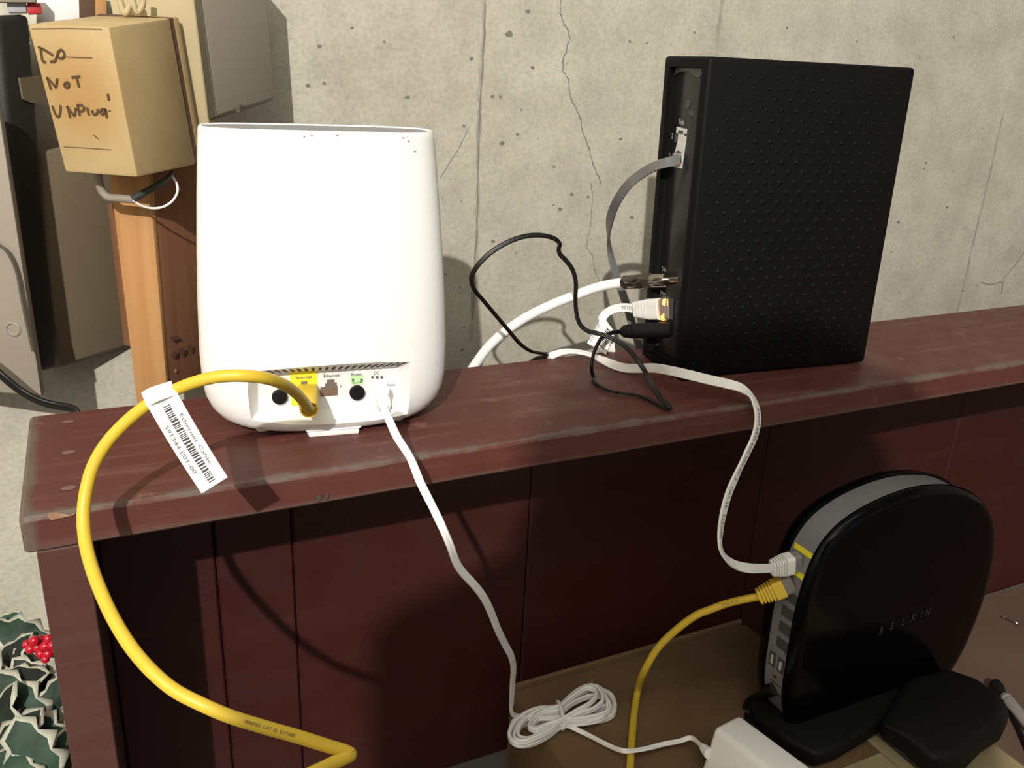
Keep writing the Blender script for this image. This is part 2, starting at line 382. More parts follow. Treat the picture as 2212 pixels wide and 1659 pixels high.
wall_line('crack', [(1011, 275), (1002, 300), (985, 330), (968, 355), (950, 385)], 0.0005, M['crack'], 0.0004)
wall_line('crack', [(2212, 545), (2190, 575), (2168, 600), (2165, 618), (2163, 635)], 0.0013, M['crack'], 0.0008)
wall_line('crack', [(2118, 610), (2140, 615), (2163, 609)], 0.0010, M['crack'], 0.0006)
wall_line('seam', [(1046, 0), (1045, 70), (1040, 150), (1037, 200), (1035, 250), (1033, 330), (1032, 420), (1030, 490), (1027, 560), (1022, 640), (1018, 740)], 0.0040, M['joint'], 0.0006, 0.0003)
wall_line('seam_edge', [(1047, 8), (1046, 70), (1040, 165), (1036, 240), (1034, 300), (1032, 370), (1031, 450), (1029, 500), (1024, 600), (1020, 690)], 0.0011, M['crack'], 0.0005, 0.0005)
wall_line('seam', [(2166, 250), (2150, 320), (2140, 370), (2128, 420), (2113, 480), (2098, 540), (2086, 600), (2068, 672)], 0.0034, M['joint'], 0.0006, 0.0003)
wall_line('seam', [(1560, 0), (1552, 60), (1548, 118)], 0.004, M['joint'], 0.0006, 0.0003)
pv, pf = [], []                                                # air pockets in the concrete, one by one in the photograph but tiny
for (u, v, r) in [(1099, 73, 8), (1150, 146, 5), (1064, 208, 4), (1081, 209, 4), (1197, 360, 3.5), (1234, 420, 5), (1209, 452, 5), (1065, 522, 5), (690, 100, 4), (1002, 272, 4), (1360, 90, 4), (1365, 470, 6), (998, 755, 5), (962, 592, 3), (1002, 707, 3), (2045, 448, 6), (1940, 480, 6), (2000, 352, 4), (1995, 365, 3), (1942, 632, 3), (2080, 628, 4), (2110, 617, 3), (1925, 545, 3), (1018, 127, 5), (1140, 25, 6), (700, 180, 4), (665, 185, 4), (760, 60, 3), (880, 210, 5), (830, 90, 3), (1340, 300, 4), (1270, 425, 4), (1118, 290, 4), (1085, 310, 6), (1500, 70, 3), (1700, 60, 4), (1850, 90, 4), (2060, 80, 4)]:
    c = py(u, v, YW); rr = r / F * 0.74; b = len(pv); a0 = random.uniform(0, 3); n = 7
    for k in range(n):
        a = 2 * math.pi * k / n; q = rr * random.uniform(0.6, 1.15)
        pv.append((c.x + q * 1.25 * math.cos(a + a0), YW - 0.0003, c.z + q * 0.85 * math.sin(a + a0)))
    pf.append(tuple(range(b, b + n)))
mk('air_pockets', pv, pf, M['crack'], wall, kind='stuff')

# ================================================================== bookcase
bk = thing('bookcase', 'low dark red painted bookcase standing against the concrete wall', 'bookcase', (0.6, 0.06, 0))
bm = bmesh.new()
XL, XR = -0.0435, 1.75
vs = []                                                        # top board, its front edge slightly wavy and its left end chipped
N1 = 60
def topsec(x, e):
    w = 0.0009 * (mnoise.noise(V((x * 23, 0, 1))) ) ; z2 = 0.0009 * mnoise.noise(V((x * 31, 4, 2)))
    return [V((x, 0.0 + w + 0.0022, H)), V((x, w, H - 0.0020 + z2)), V((x, w, H - 0.0178)), V((x, w + 0.0012, H - 0.019)), V((x, 0.1348, H - 0.019)), V((x, 0.1348 + w, H - 0.0015)), V((x, 0.1336 + w, H))]
rings = []
for i in range(N1 + 1):
    x = XL + (XR - XL) * (i / N1) ** 1.35
    rings.append(topsec(x, 0))
r0 = [p.copy() for p in rings[0]]                               # slightly rounded, ragged end
for p in r0: p.x -= 0.0014 + 0.0016 * mnoise.noise(V((p.y * 60, 3, 9))); p.z -= 0.0008 if p.z > H - 0.004 else 0.0
rings.insert(0, [q + V((-0.0004, 0.001 if q.y < 0.06 else -0.001, -0.0012 if q.z > H - 0.01 else 0.0008)) for q in r0]); rings[1] = r0 if False else rings[1]
loft('top_board', rings, M['red_top'], bk, smooth=False)
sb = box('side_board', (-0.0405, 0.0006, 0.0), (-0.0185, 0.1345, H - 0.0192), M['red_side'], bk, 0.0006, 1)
xs = [-0.0183, 0.0525, 0.1052, 0.2952, 0.5394, 0.800, 1.24, XR]
for a, b in zip(xs[:-1], xs[1:]):
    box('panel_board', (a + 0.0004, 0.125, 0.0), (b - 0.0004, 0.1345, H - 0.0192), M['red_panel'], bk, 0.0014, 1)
box('backing', (-0.0400, 0.1346, 0.0), (XR, 0.138, H - 0.0192), M['slot'], bk)
for (u, v, r) in ((147, 912, 14), (148, 978, 15), (148, 1055, 15)):     # filled nail holes
    c = pz(u, v, H); rr = r / F * 0.44
    mk('nail_head', [(c.x + rr * math.cos(k * 0.524), c.y + rr * 0.75 * math.sin(k * 0.524), H + 0.0003) for k in range(12)], [tuple(range(12))], mat('nail_filler', (0.155, 0.092, 0.078), 0.7), bk)
ch = [(105, 1108), (122, 1106), (150, 1113), (164, 1106), (158, 1113), (128, 1120), (110, 1124), (103, 1117)]
mk('chip', [py(u, v, -0.0006 if v > 1109 else -0.0002) for u, v in ch], [tuple(range(8))], M['bare'], bk)
for pts in ([(682, 1074), (686, 1069), (692, 1070), (695, 1078), (688, 1083)], [(701, 1075), (704, 1066), (709, 1066), (709, 1077), (704, 1080)]):
    mk('paint_nick', [py(u, v, -0.0012) for u, v in pts], [tuple(range(len(pts)))], M['slot'], bk)

# ================================================================== cardboard on the floor, right and front
ZB = 0.10
cb = thing('cardboard_box', 'long brown cardboard box under the coiled white cord and the black glossy router', 'box', (0.39, -0.2, 0))
bx0, bx1, by = pz(1100, 1487, ZB).x, pz(1597, 1335, ZB).x, pz(1100, 1487, ZB).y
box('carton', (bx0, -0.62, 0.0), (bx1, by - 0.004, ZB), M['cardboard'], cb, 0.002, 2)
box('back_flap', (bx0 + 0.001, by - 0.0035, 0.0), (bx1 - 0.004, by, ZB + 0.0042), M['cardboard'], cb, 0.0008, 1)
box('tape_strip', (bx1 - 0.012, -0.60, ZB + 0.0001), (bx1 - 0.001, by - 0.055, ZB + 0.0007), M['card_beige'], cb)
ff = pz(1905, 1590, ZB)
box('front_panel', (0.405, -0.60, ZB + 0.0001), (bx1 - 0.013, -0.084, ZB + 0.0009), M['card_beige'], cb)
P = [pz(1606, 1338, ZB), pz(1620, 1352, ZB), pz(1600, 1360, ZB), pz(1592, 1340, ZB)]
b2 = thing('carton', 'beige carton in front of the router foot at the lower right corner', 'box', (0.57, -0.2, 0))
x2 = pz(2152, 1606, ZB - 0.002)
box('body', (bx1 + 0.004, -0.50, 0.0), (x2.x, x2.y + 0.012, ZB - 0.002), M['card_beige'], b2, 0.003, 2)
sheet = thing('cardboard_sheet', 'brown cardboard sheet lying on the floor at the right edge with a wire staple', 'cardboard', (1.0, -0.1, 0))
box('sheet', (0.64, -0.6, 0.0), (1.9, 0.121, 0.004), M['cardboard_red'], sheet, 0.001, 1)
a, b = pz(2166, 1334, 0.006), pz(2197, 1349, 0.006)
sweep('staple', [a + Z * -0.0015, a + Z * 0.0012, a.lerp(b, 0.5) + Z * 0.002, b + Z * 0.0012, b - Z * 0.0015], circ(0.0011, 6), M['steel'], sheet, per=4)

# ================================================================== white router on the bookcase (oval tower)
OC = V((0.1226, 0.0805, H)); ph = math.radians(-8.0); OX = V((math.cos(ph), math.sin(ph), 0)); OY = V((-math.sin(ph), math.cos(ph), 0))
def op(x, y, z): return OC + OX * x + OY * y + Z * z
rt_ = thing('mesh_router', 'tall white oval router with rear ports facing out on the bookcase top', 'router', OC)
def osec(a, b, z, n=44, e=2.9):
    out = []
    for k in range(n):
        t = 2 * math.pi * k / n; c, s = math.cos(t), math.sin(t)
        out.append((math.copysign(abs(c) ** (2 / e), c) * a, math.copysign(abs(s) ** (2 / e), s) * b, z))
    return out
prof = [(0.0026, 0.0455, 0.028), (0.0030, 0.0525, 0.0325), (0.0048, 0.0580, 0.0352), (0.0085, 0.0636, 0.0373), (0.014, 0.0680, 0.0385), (0.021, 0.0708, 0.0389), (0.030, 0.0721, 0.0388), (0.046, 0.0723, 0.0380), (0.075, 0.0711, 0.0356), (0.105, 0.0693, 0.0323), (0.135, 0.0670, 0.0290), (0.155, 0.0653, 0.0268), (0.1690, 0.0639, 0.0255), (0.1722, 0.0636, 0.0252), (0.1735, 0.0629, 0.0245)]
rings = [[op(x, y, z) for x, y, z in osec(a + 0.001, b, z, e=2.6 + 0.5 * min(1, z / 0.1))] for z, a, b in prof]
for z, a, b in [(0.1735, 0.0627, 0.0236), (0.1729, 0.0622, 0.0231), (0.1722, 0.0621, 0.0230), (0.1712, 0.0618, 0.0228)]:
    rings.append([op(x, y, z) for x, y, z in osec(a, b, z, e=3.1)])
body = loft('body', rings, M['white'], rt_)
loft('top_panel', [[op(x, y, z) for x, y, z in osec(a, b, z, e=3.1)] for z, a, b in ((.1713, .0614, .0224), (.1728, .0619, .0229), (.1728, .0600, .0212), (.1724, .050, .015), (.1722, .030, .008))], mat('light_grey_plastic', (.25, .255, .255), .6, spec=.2), rt_)
PF = op(0, -0.0372, 0.02); PBk = op(0, -0.0245, 0.02)            # front tangent plane and inner panel plane of the port recess
def oF(u, v): return pp(u, v, PF, OY)
def oB(u, v): return pp(u, v, PBk, OY)
fr = [oF(527, 803), oF(896, 779), oF(894, 906), oF(534, 921)]; bkp = [oB(557, 808), oB(858, 792), oB(862, 880), oB(558, 886)]
ext = [f + (f - b) * 1.0 for f, b in zip(fr, bkp)]
cut = hexa('cutter', bkp, ext, M['white'])
boolean(body, [cut]); sharp(body, 0.55)
n_out = -OY
def ob(u, v, lift=0.0): return pp(u, v, PBk, OY) + n_out * lift
# vents on the sloping top of the recess
ceil_n = ((fr[1] - fr[0]).cross(bkp[0] - fr[0])).normalized()
if ceil_n.z > 0: ceil_n = -ceil_n
for k in range(22):
    f = 0.03 + 0.94 * k / 21
    A = fr[0].lerp(fr[1], f); B = bkp[0].lerp(bkp[1], f); w = OX * 0.00085
    a, b = A.lerp(B, 0.22), A.lerp(B, 0.86)
    q = ceil_n * 0.0002
    mk('vent_slot', [a - w + q, a + w + q, b + w + q, b - w + q], [(0, 1, 2, 3)], M['slot'], rt_)
def flat(name, px, m, parent, f=ob, lift=0.0003, th=0.0003):
    P = [f(u, v) + n_out * lift for u, v in px]; return prism(name, P, -n_out * th, m, parent)
def disc(name, u, v, r, L, m, parent):                            # button standing out of the panel
    c = ob(u, v); return lathe(name, c - n_out * 0.0005, n_out, [(0, r * 1.06), (L * 0.75, r * 1.06), (L, r * 0.9), (L + 0.0002, r * 0.5)], m, parent, 22)
flat('internet_label', [(626, 804), (685, 801), (687, 872), (630, 877)], M['yellow_label'], rt_)
flat('power_label', [(757, 812), (786, 810), (786, 829), (758, 831)], M['green_label'], rt_)
disc('sync_button', 604, 856, 0.0042, 0.0035, M['black'], rt_)
disc('power_button', 771, 847, 0.0043, 0.0035, M['black'], rt_)
disc('reset_hole', 843, 842, 0.0007, 0.0001, M['slot'], rt_)
def rjport(parent, c):                                             # c: pixel polygon of the stepped opening on the panel
    o = flat('ethernet_port', c, M['shadow_port'], parent, lift=0.0005); return o
rp = rjport(rt_, [(692, 836), (702, 835), (702, 828), (706, 828), (706, 820), (722, 819), (722, 826), (727, 826), (727, 833), (729, 833), (729, 853), (692, 856)])
for k in range(8):
    u = 694.5 + k * 4.4; flat('contact', [(u, 838), (u + 1.9, 838), (u + 1.9, 853 - k * 0.25), (u, 853.5 - k * 0.25)], M['copper'], rp, lift=0.0008)
rjport(rt_, [(640, 838), (646, 837), (646, 831), (650, 831), (650, 824), (664, 823), (664, 829), (670, 829), (670, 835), (682, 834), (682, 860), (640, 862)])
def otext(s, u, v, h, w, m=M['grey_ink']): return text('lettering', s, ob(u, v), OX, Z, h, m, rt_, width=w, lift=0.0009)
k = 1 / F * 0.49
otext('Sync', 590, 820, 6.5 * k, 22 * k); otext('Internet', 638, 818, 7.5 * k, 36 * k, M['grey_ink']); otext('Ethernet', 698, 814, 7.5 * k, 36 * k)
otext('Power', 758, 811, 7 * k, 25 * k); otext('On/Off', 760, 828, 5 * k, 23 * k); otext('DC', 806, 808, 8 * k, 14 * k); otext('Reset', 834, 833, 6 * k, 21 * k); otext('1', 733, 836, 7 * k, 3 * k)
for (u, r, fill) in ((804, 0.0009, 0), (814, 0.0010, 1), (824, 0.0010, 1)):
    c = ob(u, 814); mk('polarity_mark', [c + n_out * 0.0008 + OX * r * math.cos(t * 0.785) + Z * r * math.sin(t * 0.785) for t in range(8)], [tuple(range(8))], M['grey_ink'], rt_)
for u in (762, 781): flat('switch_mark', [(u - 2, 817), (u + 2, 817), (u + 2, 823), (u - 2, 823)], M['grey_ink'], rt_, lift=0.0008)
ft = [pz(667, 945, H), pz(777, 936.6, H)]                          # pull-out label tab below the ports
tb = [ft[0] + V((0, 0.02, 0)), ft[1] + V((0, 0.02, 0))]
hexa('tab', [ft[0] + Z * 0.0034 + OX * -0.0012, ft[1] + Z * 0.0034 + OX * 0.0012, tb[1] + Z * 0.0034, tb[0] + Z * 0.0034], [ft[0] + Z * 0.0064 + OX * -0.0018 + OY * 0.004, ft[1] + Z * 0.0064 + OX * 0.0018 + OY * 0.004, tb[1] + Z * 0.0064, tb[0] + Z * 0.0064], M['white'], rt_, 0.0006)
hexa('tab_foot', [ft[0] + OX * 0.0004, ft[1] - OX * 0.0004, tb[1], tb[0]], [ft[0] + Z * 0.0030 + OX * 0.0002, ft[1] + Z * 0.0030, tb[1] + Z * 0.003, tb[0] + Z * 0.003], M['white'], rt_, 0.0005)
for (x, y) in ((-0.040, -0.0165), (0.040, -0.0165), (-0.038, 0.016), (0.038, 0.016)):
    lathe('foot', op(x, y, 0.0), Z, [(0, 0.0045), (0.0015, 0.005), (0.0040, 0.005)], M['white'], rt_, 14)
for (u, v) in ((656, 292), (672, 290), (727, 289), (879, 296), (893, 317), (868, 290)):   # small scuffs near the rim
    c = pp(u, v, op(0, -0.0262, 0.165), OY) + OY * 0.0004
    mk('scuff', [c + n_out * 0.0008 + OX * 0.0008 * math.cos(t) + Z * 0.0006 * math.sin(t) for t in (0, 1, 2.1, 3.1, 4.2, 5.3)], [tuple(range(6))], M['scuff'], rt_)

# ------------------------------------------------------------------ yellow ethernet cable, front left
yc = thing('ethernet_cable', 'thick yellow cable looping from the white router down the bookcase front', 'cable', pd(180, 1110, .385))
path = [(668, 884, 'd.468'), (655, 866, 'd.448'), (632, 843, 'd.425'), (603, 826, 'd.405'), (568, 816, 'd.392'), (530, 812, 'd.386'), (490, 812, 'd.384'), (448, 818, 'd.384'), (400, 833, 'd.386'), (355, 854, 'd.388'), (315, 877, 'd.390'), (272, 912, 'd.391'), (232, 955, 'd.391'), (203, 1003, 'd.391'), (187, 1055, 'd.390'), (180, 1110, 'd.388'), (184, 1168, 'd.384'), (198, 1225, 'd.378'), (219, 1281, 'd.371'), (246, 1338, 'd.364'), (284, 1399, 'd.358'), (330, 1452, 'd.353'), (377, 1491, 'd.351'), (430, 1519, 'd.350'), (495, 1547, 'd.352'), (565, 1569, 'd.355'), (646, 1592, 'd.360'), (712, 1613, 'd.364'), (748, 1624, 'd.366'), (757, 1630, 'd.366'), (748, 1636, 'd.364'), (720, 1648, 'd.360'), (670, 1672, 'd.352'), (600, 1700, 'd.345')]
YP = [pt(c) for c in path]
_, YC, YFR = sweep('jacket', YP, circ(0.00285, 12), M['yellow'], yc, per=7)
bc0, bc1 = ob(664, 846, 0.0005), pt((668, 884, 'd.470'))           # boot: rectangular at the plug, round at the cable end
ax = (bc1 - bc0).normalized(); bw = OX - ax * OX.dot(ax); bw.normalize(); bn = ax.cross(bw)
def rr(c, w, h, n=16, e=4.0):
    out = []
    for q in range(n):
        t = 2 * math.pi * q / n; cc, ss = math.cos(t), math.sin(t)
        out.append(c + bw * math.copysign(abs(cc) ** (2 / e), cc) * w + bn * math.copysign(abs(ss) ** (2 / e), ss) * h)
    return out
Lb = (bc1 - bc0).length
loft('boot', [rr(bc0, .0062, .0050, e=5), rr(bc0 + ax * Lb * .35, .0062, .0052, e=4.5), rr(bc0 + ax * Lb * .6, .0056, .0051, e=3.2), rr(bc0 + ax * Lb * .96, .0051, .0050, e=2.1), rr(bc1, .0049, .0048, e=2), rr(bc1, .0041, .0040, e=2), rr(bc0 + ax * Lb * .72, .0036, .0036, e=2)], M['yellow_boot'], yc)
flat('latch', [(650, 830), (665, 829), (670, 842), (645, 843)], M['clear'], yc, lift=0.003, th=0.0025)
T0 = [pd(313, 868, .3865), pd(376, 837, .3845), pd(492, 1031, .378), pd(436, 1066, .377)]     # TL TR BR BL of the flag
tagn = (T0[1] - T0[0]).cross(T0[3] - T0[0]).normalized()
if tagn.dot(CAM - T0[0]) < 0: tagn = -tagn
def tg(a, b, lift=0.0): return T0[0].lerp(T0[1], a).lerp(T0[3].lerp(T0[2], a), b) + tagn * (lift + 0.0012 * math.sin(b * 3.0))
def grid_patch(name, fn, nu, nv, th, m, parent):
    vs = [fn(i / nu, j / nv, 0) for j in range(nv + 1) for i in range(nu + 1)]; vs += [fn(i / nu, j / nv, -th) for j in range(nv + 1) for i in range(nu + 1)]
    K = (nu + 1) * (nv + 1); fs = []
    for j in range(nv):
        for i in range(nu):
            q = j * (nu + 1) + i; fs += [(q, q + 1, q + nu + 2, q + nu + 1), (q + K + nu + 1, q + K + nu + 2, q + K + 1, q + K)]
    bd = [i for i in range(nu + 1)] + [j * (nu + 1) + nu for j in range(1, nv + 1)] + [nv * (nu + 1) + i for i in range(nu - 1, -1, -1)] + [j * (nu + 1) for j in range(nv - 1, 0, -1)]
    fs += [(bd[i], bd[(i + 1) % len(bd)], bd[(i + 1) % len(bd)] + K, bd[i] + K) for i in range(len(bd))]
    return mk(name, vs, fs, m, parent, smooth=False)
fl = grid_patch('paper_tag', tg, 2, 8, 0.0004, M['paper'], yc)
sweep('tag_wrap', [tg(0.02, -0.02, -0.0003), tg(0.5, 0.0, 0.0032), tg(0.98, 0.0, -0.0003)], rect(0.0036, 0.0004), M['paper'], yc, per=4, Wd=[T0[3] - T0[0]] * 3)
td = (T0[3] - T0[0]); tu = (T0[1] - T0[0]); TLn, TWd = td.length, tu.length
bars, bf = [], []
random.seed(3); b = 0.13
while b < 0.955:
    w = random.choice((0.008, 0.008, 0.014, 0.02)); q = len(bars)
    for aa, bb in ((0.40, b), (0.64, b), (0.64, b + w), (0.40, b + w)): bars.append(tg(aa, bb, 0.0003))
    bf.append((q, q + 1, q + 2, q + 3)); b += w + random.choice((0.008, 0.009, 0.014))
mk('barcode', bars, bf, M['ink'], fl)
def tag_text(t_, a0, b0, ah, bl):                                  # lettering that follows the bent paper
    vs, fs = glyphs(t_); w0 = max(v.x for v in vs)
    mk('lettering', [tg(a0 + v.y * ah, b0 + v.x / w0 * bl, .0005) for v in vs], fs, M['grey_ink'], fl)
tag_text('Ethernet Cable', .74, .26, .17, .55)
tag_text('591344-001-00', .14, .30, .19, .52)
def text_on_path(name, s, C, i0, side, m, parent, h, adv, lift, flip=1):     # printing that follows a cable
    vs, fs = glyphs(s); S = [0.0]
    for i in range(1, len(C)): S.append(S[-1] + (C[i] - C[i - 1]).length)
    out = []
    for v in vs:
        s0 = S[i0] + flip * v.x * adv; i = max(1, min(len(C) - 1, next((q for q in range(len(S)) if S[q] >= s0), len(C) - 1)))
        f = 0 if S[i] == S[i - 1] else max(0, min(1, (s0 - S[i - 1]) / (S[i] - S[i - 1]))); p = C[i - 1].lerp(C[i], f); T = (C[i] - C[i - 1]).normalized()
        w, n = side(i, p, T); out.append(p + w * ((v.y - 0.35) * h) + n * lift)
    return mk(name, out, fs, m, parent)
def facing(i, p, T):
    n = (CAM - p); n = (n - T * n.dot(T)).normalized(); return n.cross(T).normalized(), n
text_on_path('printing', 'VERIFIED CAT 5E  E212689', YC, 24 * 7 + 3, lambda i, p, T: (facing(i, p, T)[0], facing(i, p, T)[1]), M['ink'], yc, 0.0019, 0.0019, 0.00292)

# ------------------------------------------------------------------ white power adapter with its cord and coil
pa = thing('power_adapter', 'white power adapter brick with bundled white cord plugged into the tall white router', 'power adapter', pz(1600, 1620, ZB))
zt = ZB + .036
A, B = pz(1597, 1541, zt), pz(1542, 1569, zt); d1 = pz(1757, 1659, zt) - A; d1.z = 0; d1 = d1.normalized(); BL = d1 * .085
B0 = pz(1509, 1676, ZB + .0003); A0_ = B0 + (A - B) * 1.12; A0_.z = B0.z
hexa('brick', [A0_, A0_ + BL * 1.04, B0 + BL * 1.04, B0], [A, A + BL, B + BL, B], M['cord'], pa, .0038, 3)
sr0 = B.lerp(B0, .52) + (A - B) * .04 + d1 * .001
tip_ = pz(1506, 1601, ZB + .012)
sdir = (tip_ - sr0).normalized()
lathe('strain_relief', sr0 - sdir * 0.002, sdir, [(0, .0040), (.003, .0040), (.003, .0034), (.0045, .0034), (.0045, .0038), (.0065, .0036), (.0065, .003), (.008, .003), (.008, .0033), (.010, .003), (.010, .0024), (.013, .0022)], M['cord'], pa, 14)
dc = [(826, 868, 'd.470'), (833, 889, 'd.462'), (844, 915, 'd.455'), (857, 943, 'd.452'), (886, 989, 'd.451'), (908, 1042, 'd.450'), (936, 1098, 'd.450'), (956, 1140, 'd.452'), (973, 1180, 'd.455'), (986, 1216, 'd.460'), (1000, 1237, 'd.465'), (1024, 1263, 'd.473'), (1044, 1289, 'd.482'), (1060, 1321, 'd.495'), (1075, 1359, 'd.512'), (1089, 1388, 'd.53'), (1104, 1417, 'd.55'), (1109, 1441, 'd.57'), (1107, 1477, 'd.60'), (1105, 1521, 'd.635'), (1105, 1536, 'd.645'), (1114, 1546, 'z.109'), (1140, 1552, 'z.1085'), (1175, 1552, 'z.1085'), (1213, 1550, 'z.1095')]
dcp = [pt(c) for c in dc]
Wd = [OX] * 4 + [V((0.9, 0.4, 0.1)), V((0.5, 0.2, 0.9)), V((0.2, 0.0, 1)), V((0.3, 0.3, 0.6)), V((0.8, 0.3, 0.3)), V((1, 0.3, 0.2)), V((1, .3, 0.2)), V((.9, .2, .4)), V((.6, .1, .7)), V((.8, .1, .6)), V((1, .3, .3))] + [V((1, .4, .1))] * 4 + [V((.8, .6, 0)), V((.5, .8, .1)), V((0, 1, .2)), V((-.2, 1, .2)), V((-.2, 1, .2)), V((-.2, 1, .2))]
sweep('cord', dcp, twin(0.00118), M['cord'], pa, Wd=Wd, per=6)
# plug at the router end
p0, p1 = ob(824, 838, 0.0), pt((827, 862, 'd.474')); a1 = (p1 - p0).normalized()
lathe('dc_plug', p0, a1, [(0, .0030), (.010, .0030), (.010, .0042), (.012, .0045)], M['cord'], pa, 16)
p2 = pt((838, 897, 'd.461'))
lathe('plug_boot', p1 - a1 * 0.003, p2 - p1, [(0, .0040), (.006, .0044), (.009, .0038), (.012, .0024), (.014, .0020)], M['cord'], pa, 14)
# coil: several long loops of cord squeezed by a twist tie
cc = pz(1210, 1547, ZB + 0.006); ux = (pz(1325, 1520, ZB + .006) - pz(1103, 1572, ZB + .006)).normalized(); uy = Z.cross(ux).normalized()
def cpx(u, v, z): return pz(u, v, ZB + z)
loops = [
 ([(1205, 1553), (1170, 1557), (1140, 1562), (1118, 1572), (1106, 1588), (1110, 1601), (1128, 1606), (1155, 1597), (1185, 1580), (1207, 1565), (1250, 1550), (1290, 1548), (1315, 1540), (1323, 1524), (1315, 1508), (1290, 1500), (1255, 1508), (1230, 1522), (1205, 1535)], .003),
 ([(1205, 1535), (1170, 1537), (1140, 1542), (1112, 1556), (1102, 1578), (1104, 1600), (1124, 1610), (1155, 1605), (1190, 1586), (1210, 1571), (1255, 1558), (1300, 1556), (1324, 1544), (1329, 1522), (1318, 1500), (1290, 1490), (1255, 1500), (1228, 1516), (1205, 1531)], .005),
 ([(1205, 1531), (1165, 1531), (1130, 1545), (1108, 1566), (1100, 1590), (1115, 1606), (1140, 1607), (1170, 1594), (1200, 1574), (1215, 1566), (1260, 1562), (1300, 1552), (1312, 1530), (1309, 1508), (1297, 1488), (1275, 1482), (1248, 1492), (1226, 1510), (1207, 1528)], .0085),
 ([(1207, 1528), (1165, 1535), (1137, 1553), (1121, 1575), (1121, 1592), (1140, 1597), (1165, 1585), (1190, 1570), (1212, 1562), (1250, 1544), (1285, 1530), (1302, 1512), (1296, 1494), (1280, 1484), (1258, 1490), (1232, 1508), (1210, 1526)], .0105),
 ([(1210, 1526), (1168, 1541), (1150, 1557), (1143, 1572), (1158, 1578), (1180, 1567), (1212, 1556), (1245, 1536), (1272, 1521), (1288, 1503), (1283, 1490), (1268, 1486), (1245, 1500), (1222, 1518), (1208, 1532)], .0125),
 ([(1206, 1538), (1168, 1545), (1132, 1556), (1114, 1578), (1112, 1596), (1128, 1603), (1160, 1592), (1192, 1575), (1212, 1558), (1258, 1553), (1300, 1543), (1319, 1530), (1312, 1512), (1300, 1496), (1280, 1488), (1250, 1500), (1226, 1518), (1206, 1538)], .010),
 ([(1207, 1542), (1160, 1540), (1125, 1552), (1106, 1574), (1102, 1594), (1118, 1609), (1148, 1604), (1180, 1588), (1208, 1571), (1262, 1560), (1306, 1551), (1325, 1534), (1322, 1512), (1302, 1494), (1262, 1496), (1230, 1514), (1207, 1530)], .0065),
 ([(1208, 1532), (1172, 1546), (1155, 1562), (1150, 1573), (1165, 1572), (1195, 1560), (1220, 1550), (1262, 1538), (1298, 1530), (1310, 1522), (1304, 1508), (1280, 1504), (1240, 1518), (1212, 1540)], .007),
]
for i, (L, z) in enumerate(loops):
    n = len(L); pts = [cpx(u, v, z + 0.0015 * math.sin(2.2 * k / n * math.pi + i)) for k, (u, v) in enumerate(L)]
    sweep('coil_turn', pts, twin(0.00125), M['cord'], pa, Wd=[Z + uy * 0.2] * n, per=4)
ring = [cc + uy * 0.0125 * math.cos(t) + Z * (0.001 + 0.0075 * math.sin(t)) + ux * 0.0025 * math.cos(t) for t in [2 * math.pi * q / 16 for q in range(17)]]
sweep('twist_tie', ring, circ(0.0013, 8), M['cord'], pa, per=3)
tail = [(1213, 1566), (1230, 1569), (1250, 1578), (1275, 1590), (1300, 1603), (1325, 1615), (1347, 1622), (1365, 1622), (1400, 1616), (1435, 1607), (1468, 1601), (1490, 1596), (1508, 1603)]
sweep('cord_end', [pz(u, v, ZB + (0.005 if k < 3 else 0.0085 if 5 < k < 9 else 0.003 + 0.0004 * k)) for k, (u, v) in enumerate(tail[:-2])] + [pz(1492, 1594, ZB + .0095), sr0 + sdir * .0115], twin(0.0010), M['cord'], pa, per=6, Wd=[V((0.3, 1, .2)), V((0.3, 1, .2)), V((.2, .6, .8)), V((.1, .1, 1)), V((.1, .1, 1)), V((.1, .2, 1)), V((.1, .8, .6)), V((.1, 1, 0)), V((.1, 1, .1)), V((.1, .5, .7)), V((.2, .2, 1)), V((.1, 1, .3)), V((.1, 1, .3))])

# ================================================================== black modem
MN = V((0.376, 0.0585, H)); E1 = V((0.9958, -0.0916, 0)); E2 = V((0.0916, 0.9958, 0)); ML, MD, MH = 0.1715, 0.0575, 0.2222
def mp_(a, b, c): return MN + E1 * (a - 0.0235 * c) + E2 * b + Z * c
md_ = thing('modem', 'tall black modem box with studded side panel standing on the bookcase', 'modem', MN + E1 * 0.08 + E2 * 0.03)
def mbox(name, a, b, c, m, parent, bev=0.0, seg=2):
    return hexa(name, [mp_(a[0], b[0], c[0]), mp_(a[1], b[0], c[0]), mp_(a[1], b[1], c[0]), mp_(a[0], b[1], c[0])], [mp_(a[0], b[0], c[1]), mp_(a[1], b[0], c[1]), mp_(a[1], b[1], c[1]), mp_(a[0], b[1], c[1])], m, parent, bev, seg)
shell = mbox('shell', (0, ML), (0, MD), (0.001, MH), M['black_side'], md_, 0.0028, 3)
boolean(shell, [mbox('cutter', (-0.02, 0.0065), (0.0075, 0.0500), (0.006, MH - 0.007), M['black'], None, 0.003, 2)])
sharp(shell, 0.55)
mbox('foot', (0.001, 0.022), (-0.0035, 0.020), (-0.0000, 0.0030), M['black'], md_, 0.0008)
mbox('back_panel', (0.0052, 0.0085), (0.0090, 0.0485), (0.010, MH - 0.009), M['black_panel'], md_, 0.0012, 2)
PN = (E1 + Z * 0.0235).normalized(); PP = mp_(0.0050, 0.02, 0.1)
def mq(u, v, lift=0.0): return pp(u, v, PP, PN) - PN * lift
UPm = (Z - E1 * 0.0235).normalized()
sv, sf = [], []                                                   # pyramid studs of the side panel
na, nc = 13, 30
